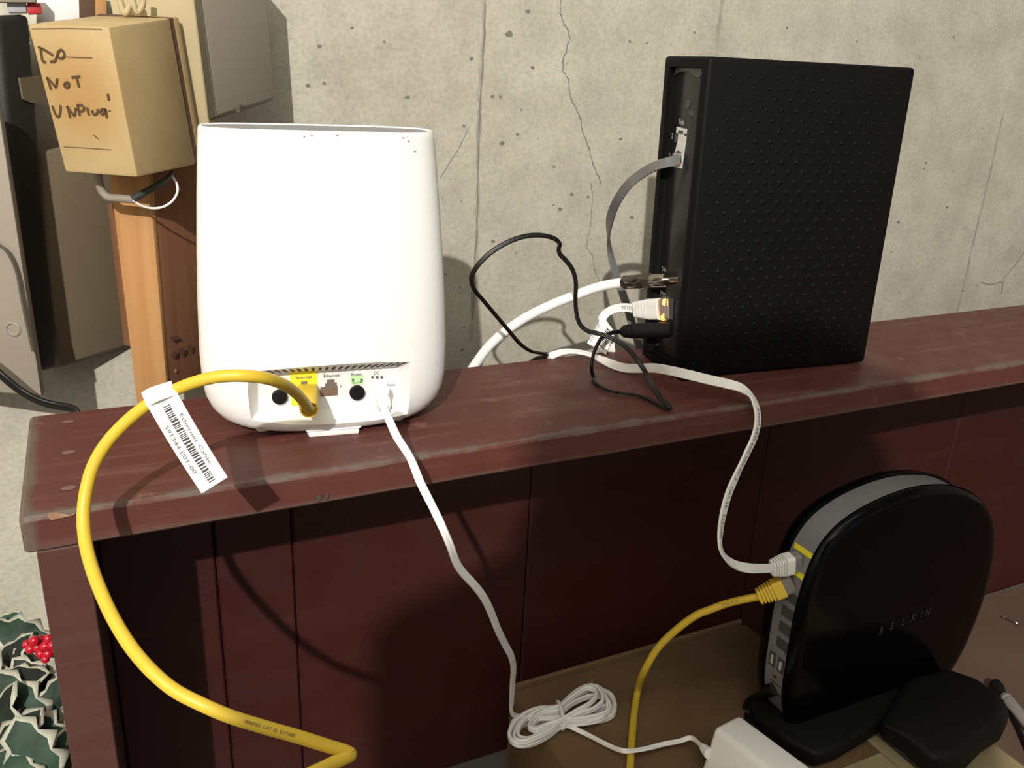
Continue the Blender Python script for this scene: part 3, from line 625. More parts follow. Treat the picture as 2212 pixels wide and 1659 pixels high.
for j in range(nc):
    for i in range(na + 1):
        a = 0.012 + i * 0.0122 + (0.0061 if j % 2 else 0.0); c = 0.012 + j * 0.00685
        if a > ML - 0.008: continue
        d = math.hypot((a - 0.085) / 0.085, (c - 0.112) / 0.11); s = max(0.0016, 0.0036 * (1.18 - d * 0.75)); q = len(sv)
        sv += [mp_(a - s, 0.0001, c), mp_(a, 0.0001, c - s * 0.95), mp_(a + s, 0.0001, c), mp_(a, 0.0001, c + s * 0.95), mp_(a, -0.0008, c)]
        sf += [(q, q + 1, q + 4), (q + 1, q + 2, q + 4), (q + 2, q + 3, q + 4), (q + 3, q, q + 4)]
mk('side_studs', sv, sf, M['black_side'], md_, kind='stuff')
def mflat(name, px, m, parent, lift=0.0004, th=0.0006): return prism(name, [mq(u, v, lift) for u, v in px], PN * th, m, parent)
mflat('painted_shine', [(1455, 152), (1463, 146), (1478, 143), (1499, 139), (1521, 140), (1520, 160), (1510, 167), (1500, 163), (1488, 154), (1470, 155), (1456, 163)], mat('shine_grey', (0.10, 0.10, 0.098), 0.3), md_)  # reflection on the glossy back panel, coloured in as a grey patch
mflat('screw_cap', [(1482, 217), (1489, 216), (1491, 226), (1487, 235), (1481, 232)], M['dim_ink'], md_); mflat('screw_cap', [(1489, 241), (1496, 239), (1497, 249), (1491, 252)], M['dim_ink'], md_)
vp = mflat('voice_ports', [(1463, 274), (1484, 279), (1483, 289), (1478, 288), (1477, 293), (1483, 295), (1473, 364), (1453, 360), (1455, 352), (1459, 330), (1464, 309), (1460, 306), (1467, 288), (1462, 287)], mat('port_white', (0.55, 0.55, 0.52), 0.5), md_, 0.0006, 0.0012)
for poly in ([(1468, 281), (1478, 283), (1477, 289), (1467, 287)], [(1460, 288), (1467, 289), (1465, 309), (1459, 306)], [(1464, 325), (1473, 327), (1474, 352), (1459, 349)]):
    mflat('socket', poly, M['slot'], vp, 0.0010, 0.0003)
def mtext(s, u, v, h, w, m=M['white_ink'], parent=md_): return text('lettering', s, mq(u, v), -E2, UPm, h, m, parent, width=w, lift=0.0004)
mtext('Voice', 1467, 268, .0042, .0066); mtext('2', 1451, 299, .0040, .0020); mtext('1', 1446, 341, .0040, .0012)
mtext('Cable', 1430, 583, .0030, .0066); mtext('Ethernet', 1427, 632, .0022, .0085); mtext('1 2 3 4', 1427, 638, .0018, .0075); mtext('Power', 1420, 694, .0022, .0060); mtext('Reset', 1416, 728, .0022, .0060)
lathe('status_led', mq(1419, 745, 0.0), -PN, [(0, .0010), (.0008, .0008)], M['chrome'], md_, 10)
mflat('lan_port', [(1426, 644), (1456, 644), (1454, 690), (1424, 690)], M['slot'], md_, 0.0006, 0.0004)
for px in ([(1437, 646), (1442, 646), (1441, 660), (1437, 658)], [(1433, 682), (1439, 677), (1438, 691), (1433, 693)]):
    mflat('amber_light', px, M['amber'], md_, 0.0016, 0.0012)

def rj45(parent, tip, axis, wide, m_boot, cable_w, cable_t, L=0.031, wdt=0.0060, thk=0.0042):
    ax = axis.normalized(); w = (wide - ax * wide.dot(ax)).normalized(); n = ax.cross(w)
    def rc(s, a, b, e=6.0):
        out = []
        for q in range(20):
            t = 2 * math.pi * (q + 0.5) / 20; cc, ss = math.cos(t), math.sin(t)
            out.append(tip + ax * s + w * math.copysign(abs(cc) ** (2 / e), cc) * a + n * math.copysign(abs(ss) ** (2 / e), ss) * b)
        return out
    loft('plug', [rc(0, wdt * .94, thk * .8), rc(L * .36, wdt * .94, thk * .8)], M['clear'], parent, smooth=False)
    R = [rc(L * .26, wdt, thk), rc(L * .55, wdt, thk)]; s, k = .55, 1.0
    for q in range(5):
        k2 = 1.0 - 0.05 * (q + 1)
        R += [rc(L * s, wdt * (k2 - .13), thk * (k2 - .16)), rc(L * (s + .03), wdt * (k2 - .13), thk * (k2 - .16)), rc(L * (s + .03), wdt * k2, thk * k2), rc(L * (s + .085), wdt * k2, thk * k2)]; s += .085
    R += [rc(L, cable_w * 1.12, cable_t * 1.5)]
    return loft('boot', R, m_boot, parent, smooth=False)

# ------------------------------------------------------------------ white flat network cable, modem to black router
fc = thing('flat_network_cable', 'white flat printed network cable draped over the bookcase from modem to black router', 'cable', pz(1420, 795, H))
pl0 = mq(1446, 667, -0.002); plend = pd(1373, 668, .682)
rj45(fc, pl0, plend - pl0, UPm, M['cord'], .0045, .0009, L=(plend - pl0).length, wdt=.0082, thk=.0052)
flatp = [((1375, 668), 'd.682', Z), ((1352, 664), 'd.688', Z), ((1328, 667), 'd.692', V((0, .1, 1))), ((1308, 678), 'd.694', V((-.3, .3, .9))), ((1299, 693), 'y.148', V((-.3, .8, .6))), ((1300, 712), 'y.158', V((-.3, .9, .2))), ((1301, 732), 'y.162', V((-.3, .9, 0))), ((1296, 756), 'y.166', V((-.2, .9, 0))), ((1270, 788), 'y.168', V((0, 1, -.2))), ((1225, 800), 'y.163', V((0, .6, -.8))), ((1190, 788), 'y.150', V((0, .2, -1))),
 ((1186, 772), 'y.137', V((0, .6, .5))), ((1205, 763.5), 'y.132', V((0, .9, .15))), ((1226, 759), 'y.127', V((0, 1, .05))), ((1250, 760), 'y.122', V((0, 1, .05))), ((1275, 766), 'y.115', V((0, 1, .1))), ((1300, 777), 'y.106', V((0, .95, .3))), ((1325, 788), 'y.096', V((0, .8, .5))), ((1350, 795), 'y.086', V((0, .75, .65))), ((1380, 796), 'y.074', V((0, .75, .7))), ((1410, 795), 'y.062', V((0, .7, .75))), ((1445, 800), 'y.044', V((0, .4, .9))), ((1485, 809), 'y.030', V((0, .4, .9))), ((1530, 820), 'y.020', V((0, .4, .9))), ((1570, 829), 'y.011', V((0, .5, .85))), ((1600, 838), 'y.005', V((.2, .7, .7))), ((1622, 854), 'y.000', V((.5, .8, .25))), ((1634, 880), 'y-.006', V((.85, .5, .1))), ((1637, 908), 'y-.010', V((.9, .35, .1))), ((1630, 942), 'y-.013', V((.9, .3, .25))), ((1612, 982), 'y-.016', V((.85, .25, .4))), ((1592, 1024), 'y-.018', V((.85, .25, .4))), ((1574, 1066), 'y-.021', V((.9, .25, .3))), ((1562, 1110), 'y-.024', V((.95, .3, .1))), ((1556, 1150), 'y-.026', V((.9, .45, .05))), ((1556, 1180), 'y-.028', V((.7, .7, .2))), ((1566, 1203), 'y-.029', V((.3, .9, .4))), ((1588, 1220), 'y-.029', V((0, .7, .7))), ((1616, 1227), 'y-.028', V((0, .3, .95))), ((1645, 1228), 'y-.027', V((0, .1, 1))), ((1668, 1227), 'y-.026', V((0, 0, 1)))]
FP = [pt((a[0][0], a[0][1], a[1])) for a in flatp]
_, FC, FFR = sweep('ribbon', FP, rect(0.0034, 0.00075), M['cord'], fc, Wd=[a[2] for a in flatp], per=8)
def ribface(i, p, T):
    w, n = FFR[i]; s = 1 if n.dot(CAM - p) > 0 else -1; return w * (1 if (n * s).cross(T).dot(w) > 0 else -1), n * s
S0 = 27 * 8
text_on_path('printing', 'AWM 2835 60C 30V FT-2   CAT.5E   E212689', FC, S0, ribface, M['grey_ink'], fc, 0.0040, 0.0049, 0.0010)
text_on_path('printing', 'E2126', FC, 2, ribface, M['grey_ink'], fc, 0.0036, 0.0044, 0.0010)
T1 = [py(1301, 682, .137), py(1328, 717, .130), py(1309, 766, .127), py(1268, 741, .136)]       # paper flag on the ribbon
t1n = (T1[1] - T1[0]).cross(T1[3] - T1[0]).normalized()
if t1n.dot(CAM - T1[0]) < 0: t1n = -t1n
tg1 = lambda a, b, l=0.0: T1[0].lerp(T1[1], a).lerp(T1[3].lerp(T1[2], a), b) + t1n * l
f1 = grid_patch('paper_tag', tg1, 1, 2, .0004, M['paper'], fc)
grid_patch('paper_tag_back', lambda a, b, l=0.0: tg1(a, b, l - 0.004) + X * (0.010 * b) - Z * 0.004 * b, 1, 2, .0004, M['paper'], fc)
rd, ru = (T1[3] - T1[0]), (T1[1] - T1[0])
text('lettering', '312-101-01', tg1(0.12, 0.92, .0003), -rd, -ru, ru.length * .16, M['grey_ink'], f1, width=rd.length * .62, lift=.0006)
q, qf = [], []
random.seed(5); b = .14
while b < .86:
    w = random.choice((.02, .03, .045)); i0 = len(q)
    for aa, bb in ((.50, b), (.86, b), (.86, b + w), (.50, b + w)): q.append(tg1(aa, bb, .0003))
    qf.append((i0, i0 + 1, i0 + 2, i0 + 3)); b += w + .025
mk('barcode', q, qf, M['ink'], f1)

# ------------------------------------------------------------------ coax
cx = thing('coaxial_cable', 'thick white coaxial cable rising from behind the bookcase to the modem', 'cable', py(1030, 782, .2))
k0 = mq(1466, 603, -0.001); k1 = pd(1349, 610, .672); ka = k1 - k0; kl = ka.length
lathe('connector_pin', k0, ka, [(0, .0021), (kl * .24, .0021)], M['chrome'], cx, 16)
lathe('connector_barrel', k0 + ka * .22, ka, [(0, .0050), (kl * .02, .0054), (kl * .25, .0054), (kl * .27, .0050)], M['chrome'], cx, 20)
lathe('connector_nut', k0 + ka * .46, ka, [(0, .0056), (kl * .01, .0062), (kl * .14, .0062), (kl * .15, .0056)], M['dark_chrome'], cx, 6, smooth=False)
lathe('connector_sleeve', k0 + ka * .60, ka, [(0, .0050), (kl * .02, .0057), (kl * .30, .0055), (kl * .32, .0048), (kl * .34, .0054), (kl * .39, .0054), (kl * .40, .0044)], M['dark_chrome'], cx, 20)
cp = [(1352, 610, 'd.674'), (1318, 614.5, 'd.676'), (1285, 622.5, 'd.678'), (1246, 637, 'd.679'), (1207, 652, 'd.680'), (1171, 668, 'd.680'), (1136, 686, 'd.680'), (1104, 707, 'd.680'), (1077, 728, 'd.680'), (1051, 754, 'd.680'), (1031, 781, 'd.680'), (1012, 810, 'd.682'), (995, 850, 'd.69'), (985, 900, 'd.70')]
sweep('jacket', [pt(c) for c in cp], circ(0.0039, 14), M['cord'], cx, per=7)

# ------------------------------------------------------------------ grey phone cord
ph_ = thing('phone_cord', 'thin grey flat phone cord curving from the upper jack of the modem', 'cord', py(1340, 620, .16))
pj0 = mq(1468, 341, 0.0); 
obox('plug', pj0 - PN * 0.0015, PN * 0.003, E2 * 0.0030, UPm * 0.0034, M['clear'], ph_, 0.0006)
gp = [((1468, 344), 'd.690', UPm), ((1445, 350), 'd.688', UPm), ((1418, 358), 'd.688', V((0, .3, 1))), ((1388, 374), 'd.688', V((-.3, .5, .8))), ((1358, 398), 'd.690', V((-.5, .7, .4))), ((1335, 430), 'd.694', V((-.5, .8, .2))), ((1320, 465), 'd.70', V((-.4, .9, .1))), ((1314, 500), 'd.705', V((.3, .9, .1))), ((1317, 540), 'd.708', V((.7, .6, .2))), ((1327, 580), 'd.710', V((.85, .3, .3))), ((1340, 620), 'd.712', V((.9, .1, .3))), ((1352, 655), 'd.713', V((.9, .1, .3))), ((1364, 695), 'd.715', V((.9, .1, .3))), ((1378, 740), 'd.717', V((.9, .1, .3))), ((1385, 790), 'd.72', V((.9, .1, .3)))]
def ms(u, v, off): return pp(u, v, mp_(-off, .02, .1), PN)
GP = [pt((a[0][0], a[0][1], a[1])) for a in gp]
for i_, off in ((0, -.003), (1, .004), (2, .009), (3, .013)): GP[i_] = ms(gp[i_][0][0], gp[i_][0][1], off)
d0_ = (GP[3] - CAM).dot(MR @ Y)
for i_, f_ in ((4, .15), (5, .35), (6, .6), (7, .8)): GP[i_] = pd(gp[i_][0][0], gp[i_][0][1], d0_ + (.706 - d0_) * f_)
sweep('cord', GP, rect(0.0034, 0.0011, .5), M['cord_grey'], ph_, Wd=[a[2] for a in gp], per=8)

# ------------------------------------------------------------------ modem power cord
pc = thing('black_power_lead', 'thin black power cord looping in front of the concrete wall from the modem plug', 'cord', pz(1400, 860, H))
w0 = mq(1446, 713, -0.003); w1 = pd(1342, 716, .672); wa = w1 - w0; wl = wa.length
lathe('plug', w0, wa, [(0, .0062), (wl * .70, .0060), (wl * .72, .0052), (wl * .76, .0052), (wl * .76, .0058), (wl * .80, .0058), (wl * .80, .0048), (wl * .84, .0048), (wl * .84, .0054), (wl * .94, .0050), (wl, .0030)], M['black'], pc, 16)
hz = f'z{H + 0.002:.4f}'
bp = [(1343, 716, 'd.670'), (1325, 718, 'd.66'), (1308, 725, 'd.655'), (1294, 738, 'y.090'), (1283, 762, 'y.086'), (1278, 790, 'y.080'), (1281, 812, hz), (1292, 830, hz), (1315, 843, hz), (1345, 849, hz), (1375, 853, hz), (1400, 862, hz), (1425, 875, hz), (1440, 883, hz), (1447, 884, hz), (1446, 879, 'z.3700'), (1430, 864, 'z.3720'), (1412, 838, 'z.375'), (1395, 805, 'y.058'), (1375, 775, 'y.068'), (1350, 748, 'y.080'), (1325, 732, 'y.088'), (1298, 722, 'y.094'), (1270, 715, 'y.098'), (1254, 702, 'y.101'), (1246, 680, 'y.103'), (1243, 645, 'y.105'), (1244, 612, 'y.106'), (1237, 583, 'y.107'), (1222, 562, 'y.108'), (1209, 548, 'y.109'), (1207, 537, 'y.109'), (1209, 528, 'y.109'), (1203, 519, 'y.110'), (1185, 511, 'y.110'), (1155, 508, 'y.111'), (1120, 514, 'y.112'), (1080, 532, 'y.114'), (1048, 556, 'y.116'), (1026, 582, 'y.118'), (1018, 602, 'y.120'), (1024, 624, 'y.121'), (1045, 650, 'y.123'), (1070, 680, 'y.125'), (1098, 713, 'y.128'), (1125, 744, 'y.131'), (1148, 759, 'y.133'), (1168, 763, 'y.135'), (1180, 765, 'y.137'), (1176, 771, 'y.138'), (1160, 775, 'y.142'), (1140, 790, 'y.150'), (1120, 830, 'y.160')]
sweep('cord', [pt(c) for c in bp], twin(0.00092), M['cord_black'], pc, per=6)

# ================================================================== black glossy router in front
YB = -0.041
br = thing('router', 'black glossy rounded router with silver port edge on the cardboard box', 'router', pz(1760, 1600, ZB))
out = [(1697, 1556), (1690, 1520), (1692, 1480), (1698, 1440), (1706, 1390), (1716, 1335), (1728, 1285), (1742, 1240), (1758, 1203), (1778, 1170), (1806, 1138), (1842, 1110), (1882, 1087), (1925, 1068), (1972, 1053), (2018, 1047), (2058, 1048), (2090, 1058), (2114, 1075), (2132, 1100), (2141, 1130), (2143, 1165), (2139, 1205), (2129, 1252), (2114, 1303), (2094, 1356), (2072, 1405), (2050, 1443), (2005, 1500), (1940, 1545), (1860, 1585), (1780, 1600), (1725, 1590)]
PO = [py(u, v, YB) for u, v in out]; cen = sum(PO, V()) / len(PO)
def ring_at(y, k): return [V((cen.x + (p.x - cen.x) * k, y, cen.z + (p.z - cen.z) * k)) for p in catmull(PO + [PO[0]], 4)[:-1]]
loft('near_cover', [ring_at(YB - .0062, .90), ring_at(YB - .0060, .945), ring_at(YB - .0045, .975), ring_at(YB - .0015, .995), ring_at(YB, 1.0), ring_at(YB + .0015, .997), ring_at(YB + .0016, .97)], M['gloss'], br)
loft('silver_edge', [ring_at(YB + .0010, .975), ring_at(YB + .0235, .975)], M['silver'], br)
loft('far_cover', [ring_at(YB + .0225, .97), ring_at(YB + .0236, 1.0), ring_at(YB + .030, .985), ring_at(YB + .036, .93)], M['gloss'], br)
bxd = X; tp = py(1897, 1371, YB - .0063)
for i, (ch_, u, v, m) in enumerate((('B', 1897, 1371, 'dim_ink'), ('E', 1921, 1361, 'dim_ink'), ('L', 1945, 1352, 'dim_ink'), ('K', 1966, 1343, 'dim_ink'), ('I', 1986, 1335, 'dim_ink'), ('N', 1996, 1331, 'dim_ink'))):
    p = py(u, v, YB - .0066); text('lettering', ch_, V((p.x, p.y, p.z)), V((1, 0, .02)), Z, .0074, M[m], br, lift=0.0004)
# ports on the silver edge: frame from neighbouring outline points
EY0, EY1 = YB + .0015, YB + .0225
def edge_pt(v, f):                                                # height by image row, f across the edge (0 near .. 1 far)
    pts = [(p.z, p.x) for p in (cen + (q - cen) * 0.975 for q in PO[1:12])]
    u0 = 1700
    zz = None
    for (ua, va), (ub, vb) in zip(out[0:12], out[1:13]):
        if va >= v >= vb:
            t = (va - v) / (va - vb); p = py(ua + (ub - ua) * t, v, YB); zz = cen + (p - cen) * 0.975; break
    return V((zz.x, EY0 + (EY1 - EY0) * f, zz.z))
def epatch(name, v0, v1, f0, f1, m, parent, lift=.0006, th=.0012):
    a, b, c, d = edge_pt(v0, f0), edge_pt(v0, f1), edge_pt(v1, f1), edge_pt(v1, f0); n = (b - a).cross(d - a).normalized()
    if n.x > 0: n = -n
    return prism(name, [p + n * lift for p in (a, b, c, d)], -n * th, m, parent), n
epatch('wan_port', 1200, 1258, .06, .92, M['yellow_label'], br)
lanp, en = epatch('lan_ports', 1285, 1430, .18, .80, mat('port_teal', (0.18, 0.21, 0.215), 0.5), br)
for v0 in (1290, 1325, 1360, 1395):
    o_, _ = epatch('lan_socket', v0 + 4, v0 + 25, .05, .60, M['slot'], lanp, .0012, .0008)
for f0 in (.12, .55):
    u_, _ = epatch('usb_port', 1440, 1470, f0, f0 + .30, M['slot'], br, .0006); epatch('usb_tongue', 1446, 1464, f0 + .10, f0 + .20, M['white_ink'], u_, .0012, .0008)
epatch('status_light', 1484, 1490, .40, .55, M['chrome'], br, .0006)
epatch('dc_socket', 1498, 1524, .15, .7, M['slot'], br, .0004)
# foot
base = [pz(u, v, ZB + .0012) for u, v in ((1612, 1545), (1640, 1586), (1700, 1632), (1757, 1662), (1800, 1648), (1860, 1612), (1897, 1589), (1960, 1540), (1900, 1480), (1760, 1470), (1660, 1500))]
prism('base', base, Z * .014, M['black'], br, .004, 3)
f_b = [pz(u, v, ZB + .0012) for u, v in ((1893, 1592), (1950, 1632), (2010, 1690), (2075, 1680), (2120, 1632), (2160, 1606), (2176, 1575), (2178, 1548), (2120, 1500), (2040, 1470), (1950, 1500))]
f_t = [pz(u, v, ZB + .026) for u, v in ((1898, 1560), (1955, 1590), (2018, 1640), (2076, 1628), (2120, 1588), (2160, 1560), (2180, 1532), (2168, 1505), (2110, 1462), (2045, 1440), (1960, 1462))]
fo = loft('stand_foot', [f_b, f_t], M['black'], br, smooth=False); bevel_mesh(fo, .006, 3)

# cord of the black router
bc = thing('router_power_lead', 'short black cord plugged low into the silver edge of the black router', 'cord', pz(1610, 1530, ZB))
e0 = edge_pt(1511, .42); e1_ = pd(1640, 1500, .683)
lathe('plug', e0, e1_ - e0, [(0, .0052), (.012, .0052), (.013, .0046), (.018, .0042), (.020, .003)], M['cord_black'], bc, 14)
sweep('cord', [e0.lerp(e1_, .7), e1_, pd(1622, 1509, .69), pd(1611, 1522, .695), pd(1609, 1538, .695), pz(1620, 1560, ZB + .003), pz(1640, 1578, ZB + .003)], circ(.0022, 10), M['cord_black'], bc, per=6)

# plug of the flat white cable, then the second yellow cable
s0 = edge_pt(1228, .48); s1 = FP[-1]
rj45(fc, s0 + (s0 - s1).normalized() * -0.001, s1 - s0, Z, M['cord'], .0040, .0012, L=(s1 - s0).length, wdt=.0074, thk=.0056)
y2 = thing('ethernet_cable', 'yellow cable arching from the silver edge of the black router onto the cardboard box', 'cable', pz(1370, 1560, ZB))
g0 = edge_pt(1276, .48); g1 = pd(1637, 1289, .632)
rj45(y2, g0, g1 - g0, Z + Y * 0.2, M['yellow_boot'], .0034, .0032, L=(g1 - g0).length, wdt=.0072, thk=.0056)
y2p = [(1640, 1288.5, 'd.632'), (1605, 1295, 'd.635'), (1569, 1304, 'd.638'), (1536, 1316, 'd.640'), (1504, 1329, 'd.642'), (1459, 1362, 'd.648'), (1421, 1400, 'd.655'), (1393, 1447, 'd.663'), (1377, 1495, 'z.107'), (1369, 1549, 'z.104'), (1365, 1597, 'z.1035'), (1362, 1640, 'z.1035'), (1360, 1680, 'z.1035'), (1358, 1740, 'z.1035')]
_, Y2C, Y2F = sweep('jacket', [pt(c) for c in y2p], circ(.0029, 12), M['yellow'], y2, per=7)
text_on_path('printing', 'CAT 5E  E2126', Y2C, 8, facing, M['ink'], y2, .0018, .0022, .00295, 1)

# small clutter at the right edge
cl = thing('cable_end', 'black tipped clear plug with black cord on the cardboard at the right edge', 'plug', pz(2170, 1500, .008))
c0, c1 = pz(2146, 1474, .014), pz(2178, 1512, .014); ca = (c1 - c0)
lathe('tip', c0, ca, [(0, .004), (.002, .006), (.010, .006), (.014, .004), (.020, .0035)], M['cord_black'], cl, 14)
lathe('clear_body', c0 + ca.normalized() * .019, ca, [(0, .004), (.004, .0052), (.006, .0044), (.010, .0055), (.045, .0055), (.050, .004)], M['clear'], cl, 14)
sweep('cord', [pz(2176, 1532, .006), pz(2188, 1552, .006), pz(2202, 1580, .006), pz(2216, 1612, .006), pz(2236, 1660, .006)], circ(.0026, 8), M['cord_black'], cl, per=5)

# ================================================================== left background
def cornerbox(name, near, left, right, m, parent=None, bev=0.0, seg=2, mats=None):     # vertical prism seen on its near edge: each = (bottom, top)
    nb, nt_ = near; lb, lt = left; rb, rt2 = right
    return hexa(name, [nb, rb, lb + (rb - nb), lb], [nt_, rt2, lt + (rt2 - nt_), lt], m, parent, bev, seg)
# beige utility box
BX0 = py(297, 384, .150); BX1 = py(235, 58, .150); BL0 = py(140, 372, .178); BL1 = pp(58, 52, BX0, (BX1 - BX0).cross(BL0 - BX0).normalized()); BR0, BR1 = py(443, 352, .212), py(387, 36, .212)
BN = (BX1 - BX0).cross(BL0 - BX0).normalized()
if BN.dot(CAM - BX0) < 0: BN = -BN
M['beige'] = m_beige()
ub = thing('utility_box', 'beige plastic utility box with handwritten warning hung on the wall at upper left', 'utility box', BX0)
k = 0.86
cornerbox('cover', (BX0, BX1), (BL0, BL1), (BX0.lerp(BR0, k), BX1.lerp(BR1, k)), M['beige'], ub, .0018, 2)
cornerbox('base', (BX0.lerp(BR0, k + .03), BX1.lerp(BR1, k + .03)), (BL0 + (BR0 - BX0) * (k + .03), BL1 + (BR1 - BX1) * (k + .03)), (BR0, BR1), M['beige'], ub, .0015, 2)
cornerbox('seal', (BX0.lerp(BR0, k - .01) + (BL0 - BX0) * .02 + Z * .001, BX1.lerp(BR1, k - .01) + (BL1 - BX1) * .02 - Z * .001), (BL0 + (BR0 - BX0) * (k - .01), BL1 + (BR1 - BX1) * (k - .01)), (BX0.lerp(BR0, k + .04), BX1.lerp(BR1, k + .04)), M['dark_wood'], ub)
def bf_(u, v): return pp(u / 4.146, v / 4.146, BX0, BN)
ST = [[(345, 418), (410, 450), (480, 495)], [(368, 430), (375, 490), (390, 550), (415, 555)], [(452, 552), (495, 545), (515, 500), (530, 458), (560, 448), (580, 480), (570, 515), (540, 520), (515, 495)], [(425, 690), (445, 750), (460, 802)], [(425, 690), (465, 735), (505, 785)], [(505, 785), (512, 740), (516, 700)], [(600, 735), (580, 760), (595, 785), (620, 770), (618, 740), (600, 735)], [(645, 692), (685, 687), (722, 684)], [(690, 688), (700, 735), (712, 780)], [(472, 945), (495, 1010), (520, 1047), (540, 1020), (546, 940)], [(605, 950), (620, 1000), (632, 1055)], [(605, 950), (640, 1000), (670, 1040)], [(670, 1040), (678, 1000), (682, 965)], [(697, 935), (708, 990), (718, 1035)], [(697, 938), (745, 945), (757, 970), (742, 992), (710, 995)], [(783, 960), (792, 1000), (800, 1030)], [(828, 985), (840, 1020), (862, 1022), (878, 1000), (880, 975)], [(945, 978), (915, 980), (902, 1005), (920, 1025), (942, 1000), (948, 975), (955, 1020), (960, 1055)], [(970, 838), (974, 870), (978, 898)], [(983, 985), (988, 995)], [(840, 1205), (865, 1225), (888, 1243)]]
vs, fs = quadstrip([catmull([bf_(u, v) for u, v in s], 4) for s in ST[:-1]], .0014, BN, .0006); mk('handwriting', vs, fs, M['ink_brown'], ub)
vs, fs = quadstrip([[bf_(u, v) for u, v in ST[-1]]], .0006, BN, .0006); mk('scratch', vs, fs, M['ink_brown'], ub)
vs, fs = quadstrip([[bf_(u, v) for u, v in L] for L in ([(560, 505), (700, 515), (830, 518)], [(575, 1313), (800, 1325), (1000, 1340)], [(285, 258), (600, 254), (915, 260)])], .0004, BN, .0005); mk('moulded_line', vs, fs, M['cardboard'], ub)
# conduit loop and wires under it
cdl = thing('conduit', 'thin grey bent conduit under the beige utility box with loose wires at its end', 'conduit', py(240, 420, .2))
sweep('tube', [py(208, 360, .19), py(212, 385, .19), py(219, 410, .19), py(232, 425, .188), py(255, 428, .184), py(280, 430, .18), py(292, 431, .178)], circ(.0026, 10), M['grey_metal'], cdl, per=6)
sweep('wire_sheath', [py(286, 430, .176), py(310, 417, .178), py(340, 400, .182), py(362, 385, .188), py(372, 372, .195)], circ(.0022, 8), M['sheath'], cdl, per=5, scale=lambda t: 1.15 - .5 * t)
sweep('wire', [py(288, 433, .175), py(305, 444, .176), py(328, 450, .178), py(352, 447, .180), py(372, 434, .183), py(383, 415, .186), py(382, 398, .19), py(372, 380, .194)], circ(.0008, 6), M['cord'], cdl, per=5)
# lumber post below the box
st = thing('lumber_post', 'short tan lumber post with shade coloured into its stamped side behind the white router', 'post', py(330, 700, .21))
n0, n1 = py(368, 866, .198), py(330, 395, .198); l0, l1 = py(299, 866, .210), py(243, 395, .210); r0, r1 = py(560, 846, .285), py(500, 330, .285)
n0.z = l0.z = r0.z = H - .024 + .0; n1.z = l1.z = r1.z = .505
nrm = (l0 - n0).cross(Z).normalized(); 
if nrm.dot(CAM - n0) < 0: nrm = -nrm
cornerbox('board', (n0, n1), (l0 - nrm * .0005, l1 - nrm * .0005), (r0, r1), M['brown_and_shade_wood'], st, .0015, 2)  # same lumber as the tan face, with shade coloured into this side
cornerbox('lit_face', (n0 - V((0, 0, 0)) + nrm * .0035 + Z * -.004, n1 + nrm * .0035), (l0 + nrm * .0035 + Z * -.004, l1 + nrm * .0035), (n0 + (r0 - n0) * .02 + nrm * .0, n1 + (r1 - n1) * .02), M['tan_wood'], st, .0016, 2)
rn = (r0 - n0).cross(Z).normalized()
if rn.dot(CAM - n0) < 0: rn = -rn
for px in ([(369, 772), (373, 760), (378, 757), (380, 768), (375, 775)], [(386, 765), (388, 752), (395, 750), (397, 760), (391, 768)], [(404, 756), (405, 745), (411, 742), (413, 752), (409, 761)], [(366, 728), (380, 724), (386, 730), (372, 738)], [(374, 800), (378, 795), (379, 803), (375, 805)]):
    mk('stamp_mark', [pp(u, v, n0, rn) + rn * .0008 for u, v in px], [tuple(range(len(px)))], M['dark_wood'] if px[0][1] < 790 else M['cream'], st)
s2 = thing('plank', 'narrow orange plank edge standing left of the tan lumber post', 'plank', py(270, 600, .24))
cornerbox('board', (py(283, 748, .235), py(246, 440, .235)), (py(268, 745, .243), py(232, 440, .243)), (py(296, 746, .25), py(262, 440, .25)), M['brown_and_shade_wood'], s2)
# cream board behind
cr = tag(cornerbox('cream_board', (py(455, 300, .214), py(412, -60, .214)), (py(300, 300, .232), py(222, -60, .232)), (py(466, 300, .222), py(424, -60, .222)), M['cream'], None, .0015, 2), 'cream painted board behind the beige utility box', 'board')
lp = tag(sweep('looped_wire', [py(258, -14, .212), py(262, 12, .211), py(270, 30, .210), py(280, 12, .210), py(284, -12, .210), py(289, 10, .209), py(297, 27, .209), py(308, 12, .209), py(310, -14, .209)], circ(.0019, 8), M['cream'], None, per=5)[0], 'cream looped wire hanging above the beige utility box', 'wire')
# grey electrical box
eb = thing('electrical_box', 'grey metal electrical box on the wall above the white router', 'electrical box', py(520, 200, .25))
D0, D1 = py(470, 251, .198), py(428, -60, .198); DR0, DR1 = py(594, 213, .246), py(573, -60, .246); DL0, DL1 = py(450, 262, .225), py(410, -60, .225)
cornerbox('enclosure', (D0, D1), (DL0, DL1), (DR0, DR1), M['grey_metal'], eb, .0015, 2)
nD = (DR0 - D0).cross(Z).normalized()
if nD.dot(CAM - D0) < 0: nD = -nD
nL = (DL0 - D0).cross(Z).normalized()
if nL.dot(CAM - D0) < 0: nL = -nL
prism('dark_left_face', [p + nL * .0012 for p in (D0.lerp(DL0, .03), DL0.lerp(D0, .02), DL1.lerp(D1, .02), D1.lerp(DL1, .03))], -nL * .001, M['grey_dark'], eb)  # thin dark sheet added over the enclosure's left face to darken it
obox('hinge', D0.lerp(DR0, .34) + Z * .001 + nD * .001, (DR0 - D0) * .03, nD * .0015, Z * .002, M['grey_dark'], eb)
